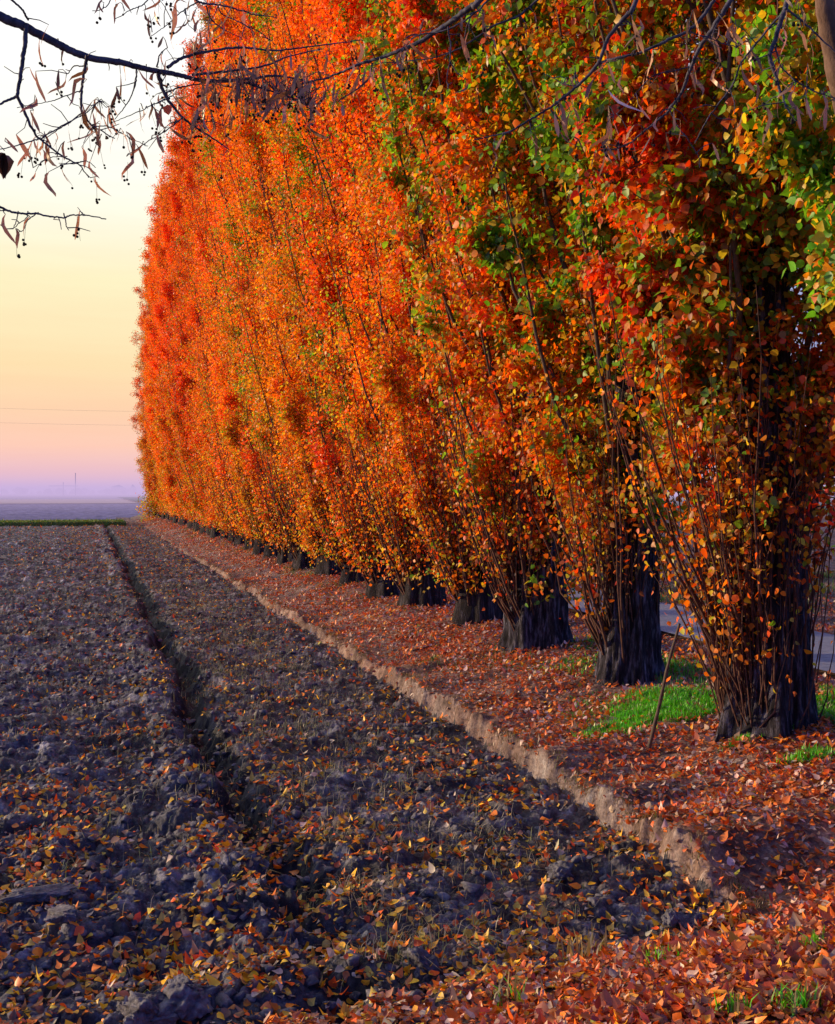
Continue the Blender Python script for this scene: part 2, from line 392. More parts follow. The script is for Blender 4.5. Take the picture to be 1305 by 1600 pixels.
# ------------------------------------------------------------------ poplars
HT = 22.5
def crown_r(z):
    return np.interp(z, [0, .6, 1.5, 3, 5, 8, 12, 16, 19.5, 21.5, HT], [.36, .52, .78, 1.22, 1.68, 2.0, 2.05, 1.82, 1.22, .55, .1])
def make_poplar(seed, lod, green=0., sparse=1., hue='orange', lowleaf=0., lsize=1.):
    rng = np.random.default_rng(seed)
    root = empty('poplar_tree', (0, 0, 0))
    # --- trunk: fluted, buttressed loft
    ns = {0: 110, 1: 32, 2: 12}[lod]
    zs = np.concatenate([np.linspace(-.25, 1.6, {0: 40, 1: 16, 2: 6}[lod]), np.linspace(1.8, 6, {0: 28, 1: 10, 2: 5}[lod]), np.linspace(6.5, HT - .3, 14)])
    th = np.arange(ns) * 2 * np.pi / ns
    ph = rng.random(4) * 6.28; nfl = rng.integers(5, 8)
    Z, T = np.meshgrid(zs, th, indexing='ij')
    r0 = np.interp(zs, [-.25, 0, .25, .7, 1.5, 3, 6, 12, HT], [.44, .38, .335, .30, .265, .17, .12, .075, .01])[:, None] * {102: .84, 103: .98}.get(seed, 1.0 if lod == 0 else .95)
    fl = (.085 * np.cos(nfl * T + ph[0] + .35 * Z) + .05 * np.cos((nfl * 2 - 1) * T + ph[1] - .2 * Z) + .07 * np.cos(2 * T + ph[2]))
    fl = np.sign(fl) * np.abs(fl) ** .9 * np.interp(zs, [-.3, .1, 1.2, 3, 8], [1.15, 1.0, .8, .5, .2])[:, None]
    rr = r0 * (1 + fl)
    if lod == 0:
        rr = rr * (1 + .10 * perlin(T * 6 / 6.283 * 6, Z * 2.2, seed) * 1. + .05 * np.abs(perlin(T * 26 / 6.283 * 3, Z * 2.2, seed + 1)) + .035 * perlin(T * 60 / 6.283 * 3, Z * 5.5, seed + 2))
    wob = np.stack([.10 * np.sin(zs * .35 + ph[3]) * np.minimum(zs.clip(0) / 3, 1), .10 * np.cos(zs * .3 + ph[1]) * np.minimum(zs.clip(0) / 3, 1)], 1)
    V = np.stack([rr * np.cos(T) + wob[:, :1], rr * np.sin(T) + wob[:, 1:], Z], -1).reshape(-1, 3)
    i = np.arange(len(zs) - 1)[:, None] * ns; j = np.arange(ns)[None]; j2 = (j + 1) % ns
    Q = np.stack([i + j, i + j2, i + ns + j2, i + ns + j], -1).reshape(-1, 4)
    tk = mk('trunk', V, Q, M['bark' if lod == 0 else 'shaded_bark'], root, smooth=True)
    # --- ascending limbs and twigs
    ysq = .84 if lod == 0 else .68
    LW = []; LH = []; mb = MB(); tw = []          # tw: twig segments for leaves (start, end)
    ztop_d = {0: 8.5, 1: 22, 2: 22}[lod]
    nl = {0: 120, 1: 115, 2: 70}[lod]
    zz = np.sort(rng.random(nl) ** 1.15) * (HT - 4.5) + {0: .75, 1: .35, 2: .3}[lod]
    phis = np.arange(nl) * 2.399 + rng.normal(0, .5, nl)
    sides = {0: 6, 1: 4, 2: 3}[lod]
    for k in range(nl):
        z0 = zz[k]; phi = phis[k]
        tilt = R(rng.uniform(13, 30) if lod else rng.uniform(17, 38)); lw = rng.gamma(1.5, .85) + .22; lh_ = rng.random()
        reach = None
        # limb length from crown profile at its tip
        Lh = rng.uniform(2.2, 5.8) * (1 if z0 < 13 else .55)
        zt = min(z0 + Lh, HT - .2)
        reach = min(crown_r(zt) * rng.uniform(.55, 1.0), (zt - z0) * math.tan(tilt) * 1.5 + .15)
        s = np.linspace(0, 1, 7)
        rs = np.interp(z0, zs, r0[:, 0]) * .75
        rad = rs + (reach - rs) * (1 - (1 - s) ** 1.5)
        ang = phi + .25 * rng.normal() * s
        P = np.stack([rad * np.cos(ang), rad * np.sin(ang), z0 + (zt - z0) * s ** 1.05], 1)
        P[1:-1] += rng.normal(0, .03, (5, 3))
        lr = np.interp(z0, [0, 3, 12, 20], [.022, .032, .024, .010]) * rng.uniform(.6, 1.25)
        mb.tube(P, np.linspace(lr, .006, 7), sides)
        nt_ = {0: 15, 1: 11, 2: 9}[lod]
        for m in range(nt_):
            q = rng.uniform(.05, 1.0); p = np.array([np.interp(q, s, P[:, a]) for a in range(3)])
            dr = unit(np.array([math.cos(phi), math.sin(phi), 0]) * rng.uniform(.0, .9) + rng.normal(0, .55, 3) + np.array([0, 0, .75]))
            ln = rng.uniform(.25, .75)
            e = p + dr * ln
            rho = math.hypot(e[0], e[1]); cr = crown_r(e[2]) * 1.06
            if rho > cr: e[:2] *= cr / rho
            tw.append((p, e)); LW.append(lw); LH.append(lh_)
            if lod < 2 and (lod == 1 or z0 < 8):
                mid = (p + e) / 2 + rng.normal(0, .02, 3)
                mb.tube([p, mid, e], [.007, .005, .002], 3)
    for m in range({0: 300, 1: 300, 2: 120}[lod]):      # short leafy shoots straight off the trunk
        z0 = rng.uniform(1.1 - .6 * lowleaf, 8.5) if lod == 0 else .45 + 11 * rng.random() ** 1.6; a = rng.uniform(0, 6.283); r = np.interp(z0, zs, r0[:, 0]) * .9
        p = np.array([r * math.cos(a), r * math.sin(a), z0]); ln = rng.uniform(.25, .85)
        e = p + ln * unit(np.array([math.cos(a), math.sin(a), 0]) * rng.uniform(.3, 1.0) + rng.normal(0, .25, 3) + np.array([0, 0, .6]))
        tw.append((p, e)); LW.append(.8); LH.append(rng.random())
        if lod == 0: mb.tube([p, (p + e) / 2, e], [.008, .006, .002], 4)
    A = np.array([t[0] for t in tw]); B = np.array([t[1] for t in tw])
    mb.V = [v * np.array([1, ysq, 1]) for v in mb.V]; mb.build('limbs', M['limb'], root)
    # --- leaves
    zmid = (A[:, 2] + B[:, 2]) / 2
    if lod == 0:
        wt = np.where(zmid < 7.5, 1.0, np.where(zmid < 9, .4, .10)); total = int(135000 * sparse); size0 = .055 * lsize; shp = 'delt'
    elif lod == 1:
        wt = np.ones(len(A)); total = int(180000 * sparse); size0 = .062; shp = 'quad'
    else:
        wt = np.ones(len(A)); total = int(150000 * sparse); size0 = .070; shp = 'quad'
    low = np.interp(zmid, [.8 - .4 * lowleaf, 1.8 - .9 * lowleaf, 3.0 - 1.3 * lowleaf], [.25, .7, 1.15]) if lod == 0 else np.interp(zmid, [.35, .6 + .4 * (seed % 3) / 2, 1.1 + .7 * (seed % 3) / 2, 3], [.25, .7, 1.5, 1.15])
    # some twigs bear many leaves, some few: gives clumps and gaps
    LW = np.array(LW); LH = np.array(LH); wt = wt * low * rng.gamma(3.0 if lod == 0 else 6.0, 1, len(A)) * LW
    wt *= np.interp(zmid, [17, 22], [1, .55])
    idx = rng.choice(len(A), total, p=wt / wt.sum())
    u = rng.random(total) ** .8
    P = A[idx] + (B[idx] - A[idx]) * u[:, None] + rng.normal(0, {0: .075, 1: .11, 2: .13}[lod], (total, 3))
    P[:, 1] *= ysq
    rho = np.hypot(P[:, 0], P[:, 1] / ysq)
    sz = size0 * rng.uniform(.6, 1.35, total)
    if lod == 0:
        sz = np.where(P[:, 2] > 8, sz * 2.0, sz)
    out = np.stack([P[:, 0] / (rho + .01), P[:, 1] / (rho + .01), np.zeros(total)], 1)
    D = rng.normal(0, .6, (total, 3)) + out * .35 + np.array([0, 0, -.55])
    Nn = rng.normal(0, .75, (total, 3)) + out * .8 + np.array([0, 0, .3])
    # colour: outer sunny leaves orange to red, inner and lower olive and rust, green sprays
    c1 = np.clip(.5 + 1.2 * perlin(P[:, 0] * .9 + seed, P[:, 2] * .55 + P[:, 1] * .7, seed + 3), 0, 1)
    c2 = np.clip(.5 + 1.4 * perlin(P[:, 0] * 1.6 - seed, P[:, 2] * 1.1 - P[:, 1] * 1.3, seed + 4), 0, 1)
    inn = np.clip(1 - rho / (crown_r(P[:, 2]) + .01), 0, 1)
    W = np.zeros((total, 7))
    gz_ = sm(.62, .8, LH[idx] + .25 * perlin(P[:, 0] * .75 + seed * 1.7, P[:, 2] * .6 + P[:, 1] * .8, seed + 8))
    g = np.clip(green, 0, 1)
    if lod == 0:      # sprays of still green, larger leaves on the outer left of the first trees
        lo, hi = {102: (2.6, 7.2), 101: (1.9, 6.5), 103: (4.5, 8.5)}.get(seed, (2, 6))
        reg = sm(.15, .7, -P[:, 0] - .25 * P[:, 1]) * sm(lo, lo + .7, P[:, 2]) * (1 - sm(hi - .6, hi, P[:, 2]))
        gz_ = np.maximum(gz_, reg * sm(-.12, .12, perlin(P[:, 0] * 1.5 + seed, P[:, 2] * 1.1 + P[:, 1], seed + 19)) * {102: 1.2, 101: 1.05, 103: .9}.get(seed, .8))
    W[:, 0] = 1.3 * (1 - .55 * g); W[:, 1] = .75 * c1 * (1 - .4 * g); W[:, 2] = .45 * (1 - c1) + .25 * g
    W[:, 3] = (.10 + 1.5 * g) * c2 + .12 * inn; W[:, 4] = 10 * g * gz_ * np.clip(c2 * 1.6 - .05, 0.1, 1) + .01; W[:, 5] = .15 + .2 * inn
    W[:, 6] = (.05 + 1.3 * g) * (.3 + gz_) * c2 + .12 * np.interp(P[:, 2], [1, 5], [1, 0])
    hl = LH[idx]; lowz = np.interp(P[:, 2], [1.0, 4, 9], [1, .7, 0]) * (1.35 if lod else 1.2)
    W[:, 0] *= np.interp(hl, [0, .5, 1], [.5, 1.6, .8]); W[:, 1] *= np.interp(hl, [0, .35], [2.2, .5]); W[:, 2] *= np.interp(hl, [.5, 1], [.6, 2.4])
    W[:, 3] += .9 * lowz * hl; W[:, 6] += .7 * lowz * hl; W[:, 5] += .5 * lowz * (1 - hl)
    col = pick(rng, total, W)
    if hue == 'tip':
        col = pick(rng, total, np.array([.6, .1, .6, 1.0, .35, .5, 1.0]))
    if lod == 2: col = col * np.array([.96, .98, .9]) * np.interp(rng.random((total, 1)), [0, .3, 1], [.65, .98, 1.05])
    if lod == 0: sz = sz * (1 + .35 * gz_)
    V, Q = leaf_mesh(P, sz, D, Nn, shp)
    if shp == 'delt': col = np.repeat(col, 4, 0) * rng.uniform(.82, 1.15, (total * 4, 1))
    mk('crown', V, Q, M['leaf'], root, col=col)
    # --- sucker shoots hugging the lower trunk
    if lod < 2:
        sb = MB(); SP = []; n_s = {0: {100: 12, 101: 230}.get(seed, 75), 1: 60}[lod]
        for k in range(n_s):
            a = rng.uniform(0, 6.283) if rng.random() < (.12 if lod == 0 else .4) else rng.normal(3.45, .62); r = np.interp(0.2, zs, r0[:, 0]) * rng.uniform(.92, 1.12)
            z0 = rng.uniform(.0 if seed == 101 else .35, 1.0); h = rng.uniform(.8, 2.2); spread = rng.uniform(-.02, .24) if rng.random() < .8 else rng.uniform(.25, .5)
            s = np.linspace(0, 1, 6)
            rad = r + spread * s ** .8 - .07 * s * (spread < .12)
            P = np.stack([rad * np.cos(a + .35 * s * rng.normal()), rad * np.sin(a + .35 * s * rng.normal()), z0 + h * s], 1)
            P[1:] += np.cumsum(rng.normal(0, .028, (5, 3)), 0)
            sb.tube(P, np.linspace(rng.uniform(.004, .010), .0025, 6), 4)
            if rng.random() < .5:
                q = P[3]; e = q + np.array([math.cos(a) * .2, math.sin(a) * .2, .35]) + rng.normal(0, .08, 3)
                sb.tube([q, (q + e) / 2, e], [.005, .004, .002], 3)
            for m in range(rng.integers(3, 15) if lod == 0 else rng.integers(6, 22)):
                SP.append(P[rng.integers(2, 6)] + rng.normal(0, .05, 3))
        for k in range({100: 0, 101: 22, 102: 16}.get(seed, 34)):
            a = rng.normal(3.3, .55); r = .3; h = rng.uniform(1.4, 3.0); spread = h * rng.uniform(.2, .46); z0 = rng.uniform(.15, .7)
            s = np.linspace(0, 1, 7); rad = r + spread * (1 - (1 - s) ** 1.4)
            P = np.stack([rad * np.cos(a + .1 * rng.normal() * s), rad * np.sin(a) * .8, z0 + h * s ** 1.1], 1); P[1:] += rng.normal(0, .025, (6, 3))
            sb.tube(P, np.linspace(rng.uniform(.009, .018), .003, 7), 4)
            for m in range(rng.integers(14, 60) if lod else rng.integers(12, 46)):
                f_ = rng.uniform(.25, 1) * 6; i_ = min(int(f_), 5); SP.append(P[i_] + (P[i_ + 1] - P[i_]) * (f_ - i_) + rng.normal(0, .085, 3))
        so = sb.build('sucker_shoots', M['shoot'], root)
        SP = np.array(SP); n = len(SP)
        V, Q = leaf_mesh(SP, .052 * rng.uniform(.6, 1.3, n), rng.normal(0, .6, (n, 3)) + np.array([0, 0, -.5]), rng.normal(0, 1, (n, 3)), 'delt')
        mk('shoot_leaves', V, Q, M['leaf'], so, col=np.repeat(pick(rng, n, np.array([.8, .5, .7, .6, .1, .9, .4])), 4, 0))
    return root
def children(o): return [c for c in COL.objects if c.parent == o]
def copy_tree(o, parent=None):
    c = o.copy(); COL.objects.link(c)
    if parent is not None: c.parent = parent
    for ch in kids[o.name]: copy_tree(ch, c)
    return c

YT1 = 7.27; SP_ = 2.29; XR = 5.08
near = [make_poplar(100 + k, 0, g, 1., 'orange', ll, ls) for k, (g, ll, ls) in enumerate([(.75, 0, .86), (.85, 0, 1), (.9, .1, 1), (.6, .9, 1)])]
mid = [make_poplar(200 + k, 1, g) for k, g in enumerate([.30, .16, .08, .42])]
far = [make_poplar(300 + k, 2, g) for k, g in enumerate([.03, .0, .05])]
tip = make_poplar(400, 2, .5, .55, 'tip')
kids = {}
for o in list(COL.objects): kids.setdefault(o.name, [])
for o in list(COL.objects):
    if o.parent: kids[o.parent.name].append(o)
LAB = {
 0: 'poplar cut by the edge of the picture, with one limb lit orange on its side',
 1: 'poplar with the widest fully visible trunk, thick sucker shoots round it, beside the leaning stick',
 2: 'poplar with a pale fluted trunk just behind the bright green grass patch',
 3: 'third visible poplar trunk along the row, squat and grey with low amber leaves',
 4: 'fourth visible poplar trunk along the row, dark with a pale buttress on its side',
 5: 'fifth visible poplar trunk along the row, mostly hidden by slanting sucker shoots',
 6: 'sixth visible poplar trunk along the row, slim and fluted above red leaf litter',
 7: 'seventh visible poplar trunk along the row, a small dark stub under orange leaves',
 8: 'eighth visible poplar of the row, low olive leaves hiding its dark stub of trunk',
}
rng = np.random.default_rng(5)
used = set()
NT = 36
for k in range(NT):
    y = YT1 + (k - 1) * SP_ + rng.normal(0, .10); x = XR + rng.normal(0, .06) - (.09 if k == 1 else 0)
    if k < 4: src = near[k]
    elif k < 17: src = mid[[3, 0, 1, 3, 2, 0, 1, 3, 2, 1, 0, 2, 1][k - 4]]
    elif k < NT - 2: src = far[k % 3]
    else: src = tip
    if src.name in used:
        o = copy_tree(src)
    else:
        o = src; used.add(src.name)
    o.location = (x, y, gz(x, y) - .02)
    o.rotation_euler = (0, 0, 0 if k < 4 else (math.pi * rng.integers(0, 2) if k > 14 else 0) + rng.normal(0, .15))
    s = 1 if k < 4 else rng.uniform(.93, 1.05)
    if k >= NT - 2: s *= .93
    o.scale = (s * (1 if k < 4 else rng.uniform(.94, 1.06)), s, s)
    o['category'] = 'poplar'; o['group'] = 'poplars planted in a row along the field'
    if k in LAB: o['label'] = LAB[k]
    elif k == NT - 1: o['label'] = 'last poplar at the far end of the row, thin and yellow-green against the sky'
    else: o['label'] = 'orange-red poplar in the distant part of the row, its crown merged with its neighbours'
t0 = near[0]; L0 = np.array(t0.location)
m_ = MB(); Pb = spline([L0 + np.array([-.15, 0, 1.2]), at(1420, 520, 5.9), at(1338, 220, 5.4), at(1300, 60, 5.2), at(1282, -60, 5.1), at(1255, -420, 5.0)], 40)
m_.tube(Pb - L0, np.interp(np.arange(40), [0, 20, 39], [.075, .06, .02]) * (1 + .05 * np.sin(np.arange(40) * 1.9)), 12)
bo_ = m_.build('bough', M['bough'], t0); bo_['label'] = 'pale bough lit orange along one side'
# ------------------------------------------------------------------ leaf litter
def scatter_leaves(name, P, size, rng, pal, w, tilt=.35, shape='delt', zoff=.008, curl=.45, mat='litter'):
    n = len(P)
    D = np.stack([rng.normal(size=n), rng.normal(size=n), rng.normal(0, tilt, n)], 1)
    Nn = np.stack([rng.normal(0, tilt, n), rng.normal(0, tilt, n), np.ones(n)], 1)
    Nn[rng.random(n) < .35] *= -1
    k = rng.choice(len(pal), n, p=np.array(w) / sum(w)) if np.ndim(w) == 1 else (rng.random((n, 1)) > np.cumsum(w / w.sum(1, keepdims=True), 1)).sum(1).clip(0, len(pal) - 1)
    col = np.array(pal)[k] * rng.uniform(.6, 1.35, (n, 1)) * rng.uniform(.9, 1.1, (n, 3))
    V, Q = leaf_mesh(P, size, D, Nn, shape, fold=.3, curl=curl * rng.normal(size=n))
    return tag(mk(name, V, Q, M[mat], col=np.repeat(col, 4, 0) * rng.uniform(.75, 1.2, (n * 4, 1))), kind='stuff')
rng = np.random.default_rng(11)
def polar_pts(n, d0, d1, a0, a1, pw):
    # density per area falls with distance ~ d^-pw
    e = 2 - pw
    u = rng.random(n)
    d = (d0 ** e + u * (d1 ** e - d0 ** e)) ** (1 / e) if abs(e) > 1e-6 else d0 * (d1 / d0) ** u
    a = rng.uniform(R(a0), R(a1), n)
    return d * np.sin(a), d * np.cos(a), d
# bank: dense
X, Y, d = polar_pts(780000, 1.5, 84, -9, 42, 1.25)
t = X - edge_x(Y); q = head_q(X, Y)
cover = np.where(t > .02, np.interp(t, [.02, .15, .5, .9], [.22, .38, .70, 1.]), np.where(q > .1, np.interp(q, [.1, .8], [.5, 1.]), 0))
cover = np.maximum(cover, np.where(q > -.15, np.interp(q, [-.15, .35], [.25, 1.]), 0) * (t > -.35))
cover *= np.where(X > 7.1, .35, 1) * np.where((X > 7.2) & (X < 9.2), .12, 1) * (X < 13)
cover *= np.clip(.75 + .9 * perlin(X * .9, Y * .9, 140), np.interp(Y, [8, 12], [.7, .2]), 1)
bare = np.clip(1.3 * perlin(X * 1.1 + 4, Y * .35, 141) + .1, 0, 1) * (t > 0) * (t < 1.0) * (.9 * sm(7.5, 10, Y)); cover *= 1 - .75 * bare
for gx_, gy_, ga_, gb_ in ((4.65, 8.22, .7, .55), (5.8, 7.2, .5, .8), (5.4, 9.6, .7, .8)):
    cover *= 1 - .82 * np.exp(-(((X - gx_) / ga_) ** 2 + ((Y - gy_) / gb_) ** 2) ** 2)
keep = rng.random(len(X)) < cover
X, Y, d = X[keep], Y[keep], d[keep]; n = len(X)
P = np.stack([X, Y, height(X, Y) + rng.uniform(.008, .04, n)], 1)
PALB = [(.95, .21, .015), (.78, .12, .015), (.64, .18, .05), (.42, .17, .08), (.70, .50, .40), (.58, .37, .28), (.90, .38, .02), (.36, .34, .03), (.30, .05, .03)]
wb = np.tile(np.array([1.9, 1.1, 1.7, 1.2, 1.5, 1.2, .5, .06, .4]), (n, 1))
hq = np.clip(head_q(X, Y) * .9, 0, 1); wb[:, 0] += .5 * hq; wb[:, 2] += 1.6 * hq; wb[:, 3] += 1.2 * hq; wb[:, 6] += .5 * hq; wb[:, 8] += 1.6 * hq; wb[:, 4] *= 1 - .85 * hq; wb[:, 5] *= 1 - .5 * hq
gr = sm(-.1, .5, perlin(X * .7, Y * .5, 143)); wb[:, 1] += 1.6 * gr; wb[:, 2] += 1.2 * gr
cover_ = 0
sizeb = .043 * rng.uniform(.6, 1.4, n) * (1 + .12 * hq) * np.where((rng.random(n) < .14) & (hq > .3), 1.5, 1) * np.interp(d, [3, 4.8, 6, 20, 80], [.62, .78, .95, 1.1, 2.0])
scatter_leaves('leaf_litter', P, sizeb, rng, PALB, wb, tilt=.36)
# field: scattered
X, Y, d = polar_pts(330000, 3.6, 75, -11, 34, 1.15)
t = X - edge_x(Y); q = head_q(X, Y)
dens = np.interp(d, [4, 6, 9, 14, 30, 75], [.95, .78, .42, .26, .30, .40]) * ((t < .02) & (q < .5))
dens *= np.clip(.7 + 1.1 * perlin(X * 1.3, Y * 1.1, 150) + .4 * perlin(X * 5, Y * 5, 151), .08, 1.4)
fq_ = np.exp(-((X - furrow_x(Y) - .04) / .17) ** 2); dens *= np.clip(1 - fq_ * np.interp(Y, [6, 9], [-.8, .85]), 0, 2)
dens *= 1 - .45 * sm(.5, -2.5, X) * sm(7, 11, d)
keep = rng.random(len(X)) < dens * .72
X, Y, d = X[keep], Y[keep], d[keep]; n = len(X)
P = np.stack([X, Y, height(X, Y) + rng.uniform(.008, .026, n)], 1)
PALF = [(.95, .24, .010), (.85, .11, .008), (.92, .48, .015), (.62, .42, .05), (.55, .42, .30), (.36, .17, .09), (.22, .11, .06)]
scatter_leaves('fallen_leaves', P, .043 * rng.uniform(.5, 1.35, n) * np.interp(d, [3, 20, 75], [1.0, 1.1, 2.2]), rng, PALF, [1.8, .9, 1.8, .9, .8, .9, .5], tilt=.4)

# ------------------------------------------------------------------ clods
def ico(sub_):
    import bmesh
    bm = bmesh.new(); bmesh.ops.create_icosphere(bm, subdivisions=sub_, radius=1)
    v = np.array([x.co for x in bm.verts]); f = np.array([[x.index for x in p.verts] for p in bm.faces]); bm.free(); return v, f
V1, F1 = ico(1); V2, F2 = ico(2); IV, IF = V2, F2; HV, HF = ico(5)
def lump(rng, rx, ry, rz, rough=.3, hi=False):
    IV = HV if hi else globals()['IV']
    k = rng.integers(1000)
    n = perlin(IV[:, 0] * 1.3 + k, IV[:, 1] * 1.3 + IV[:, 2] * 1.7, int(k)) + .5 * perlin(IV[:, 0] * 3 + k, IV[:, 2] * 3 - IV[:, 1] * 2.2, int(k) + 1)
    v = IV * (1 + rough * n)[:, None]
    # a few flat breaks
    for _ in range(8):
        nv = unit(rng.normal(size=3)); c = rng.uniform(.38, .78); dd = v @ nv
        v = v - np.maximum(dd - c, 0)[:, None] * nv
    if hi:
        g = np.abs(fbm(IV[:, 0] * 3.2 + k, IV[:, 1] * 3.2 + IV[:, 2] * 2.9, int(k) + 3, 5)); v = v * (1 + .24 * g + .05 * perlin(IV[:, 0] * 19, IV[:, 1] * 19 + IV[:, 2] * 17, 5))[:, None]
    a = rng.uniform(0, 6.28); c, s = math.cos(a), math.sin(a)
    v = v * np.array([rx, ry, rz])
    return np.stack([v[:, 0] * c - v[:, 1] * s, v[:, 0] * s + v[:, 1] * c, v[:, 2]], 1)
X, Y, d = polar_pts(30000, 4.2, 22, -7, 34, 1.2)
t = X - edge_x(Y); q = head_q(X, Y)
keep = (t < -.03) & (q < .2) & (rng.random(len(X)) < np.where(X > XF, .35, .75))
X, Y = X[keep], Y[keep]; zc = height(X, Y)
mb = MB()
for x, y, z in zip(X, Y, zc):
    r = .006 + .042 * rng.random() ** 4
    IV, IF = (V1, F1) if r < .02 else (V2, F2)
    mb.add(lump(rng, r * rng.uniform(.8, 1.5), r * rng.uniform(.8, 1.3), r * rng.uniform(.6, .95), .55) + np.array([x, y, z + r * .05]), None, IF)
tag(mb.build('soil_crumbs', M['clod'], smooth=False), kind='stuff')
IV, IF = V2, F2
CL = [(285, 1548, .115, 'large rounded grey clod at the lower edge of the field among yellow leaves'),
      (238, 1585, .10, 'dark clod at the very bottom edge, just below the largest one'),
      (65, 1418, .10, 'long flat dark slab of earth near the left side of the field'),
      (1075, 1440, .085, 'lumpy clod at the foot of the bank where the cut earth face ends'),
      (660, 1505, .075, 'broad low clod in the strip between furrow and bank, ringed by orange leaves'),
      (440, 1385, .085, 'dark clod hanging over the near end of the furrow'),
      (880, 1368, .07, 'pale crusted clod near the foot of the bank'),
      (100, 1450, .085, 'squat bluish clod just below the flat slab')]
for px, py, r, lab in CL:
    dd = 2.2 * F / (py - 768)
    for _ in range(6):
        p = at(px, py, dd); hz = gz(p[0], p[1]); dd = (EYE - hz - r * .3) * F / (py - 768)
    p = at(px, py, dd)
    m_ = MB(); wx_ = 1.7 if 'slab' in lab else 1.25
    for c in range(5 if 'slab' not in lab else 2):
        o_ = rng.normal(0, r * .45, 3) if c else np.zeros(3)
        m_.add(lump(rng, r * wx_ * (1 if c == 0 else .5), r * (1 if c == 0 else .5), r * (.75 if c == 0 else .5) * (.5 if 'slab' in lab else 1), .42, True) + np.array([0, 0, r * .35]) + o_ * np.array([1, 1, .3]), None, HF)
    o = m_.build('soil_clod', M['clod'], smooth=True)
    o.location = (p[0], p[1], gz(p[0], p[1])); tag(o, lab, 'clod', 'big clods of ploughed earth')

# ------------------------------------------------------------------ grass, straw
def blades(P, h, w, rng, lean=.5, col=None, segs=2):
    n = len(P)
    a = rng.uniform(0, 6.283, n); dirv = np.stack([np.cos(a), np.sin(a), 0 * a], 1); side = np.stack([-np.sin(a), np.cos(a), 0 * a], 1)
    ln = (rng.random(n) ** 1.3 * lean)[:, None]; h = h[:, None]; w = np.asarray(w)[:, None] if np.ndim(w) else w
    b0 = P - side * w / 2; b1 = P + side * w / 2
    m = P + h * .55 * (np.array([0, 0, 1.]) + dirv * ln * .5); tp = P + h * (np.array([0, 0, 1.]) * (1 - .3 * ln) + dirv * ln)
    V = np.stack([b0, b1, m + side * w * .4, m - side * w * .4, tp], 1).reshape(-1, 3)
    k = np.arange(n)[:, None] * 5
    Q = k + np.array([0, 1, 2, 3])[None]; T = k + np.array([3, 2, 4])[None]
    return V, Q, T, np.concatenate([col, col])
def patch(cx_, cy_, rx, ry, n, rng):
    a = rng.uniform(0, 6.283, n); r = rng.random(n) ** .72 * 1.12 * (1 + .35 * np.sin(3 * a + cx_ * 9) + .2 * np.sin(5 * a + cy_ * 5))
    return cx_ + rx * r * np.cos(a), cy_ + ry * r * np.sin(a)
GRN = np.array([.16, .62, .014]); GR2 = np.array([.10, .22, .02]); DRY = np.array([.42, .30, .14])
def grass(name, spots, rng, base=GRN, mixd=.1, lab=None, cat=None, group=None, h0=.07):
    Vs, Qs, Ts, Cq = [], [], [], []; off = 0
    XX, YY, HH = [], [], []
    for (cx_, cy_, rx, ry, n, hh) in spots:
        x, y = patch(cx_, cy_, rx, ry, n, rng); XX.append(x); YY.append(y); HH.append(hh * rng.uniform(.4, 1.25, n))
    x = np.concatenate(XX); y = np.concatenate(YY); h = np.concatenate(HH); n = len(x)
    P = np.stack([x, y, height(x, y) - .005], 1)
    c = base * rng.uniform(.5, 1.35, (n, 1)) * rng.uniform(.85, 1.15, (n, 3))
    k = rng.random(n) < mixd; c[k] = DRY * rng.uniform(.5, 1.1, (k.sum(), 1))
    V, Q, T, C = blades(P, h, .004 + .05 * h, rng, .8, c)
    o = mk(name, V, Q, M['grass'], col=C, tri=T)
    return o
rng = np.random.default_rng(21)
o = grass('grass', [(4.62, 8.22, .52, .40, 6000, .07), (5.05, 8.55, .45, .4, 3000, .07), (4.25, 8.1, .34, .26, 900, .05), (4.5, 8.8, .5, .4, 1200, .05), (5.6, 7.9, .4, .5, 900, .07)], rng); tag(o, kind='stuff')
o = grass('grass', [(5.75, 7.0, .4, .6, 4500, .08), (6.2, 7.6, .7, .6, 5500, .08), (6.5, 6.6, .6, .7, 3500, .08), (5.55, 9.9, .55, .7, 1500, .09), (5.6, 11.6, .5, .6, 900, .07), (4.9, 10.6, .4, .4, 500, .06)], rng, GRN * .8); tag(o, kind='stuff')
sp = []
for k in range(70):
    y = rng.uniform(9, 60); sp.append((rng.normal(4.75, .28), y, rng.uniform(.12, .35), rng.uniform(.15, .6), int(90 * rng.uniform(.5, 1.5)), rng.uniform(.04, .09)))
o = grass('grass', sp, rng, GR2, .25); tag(o, kind='stuff')
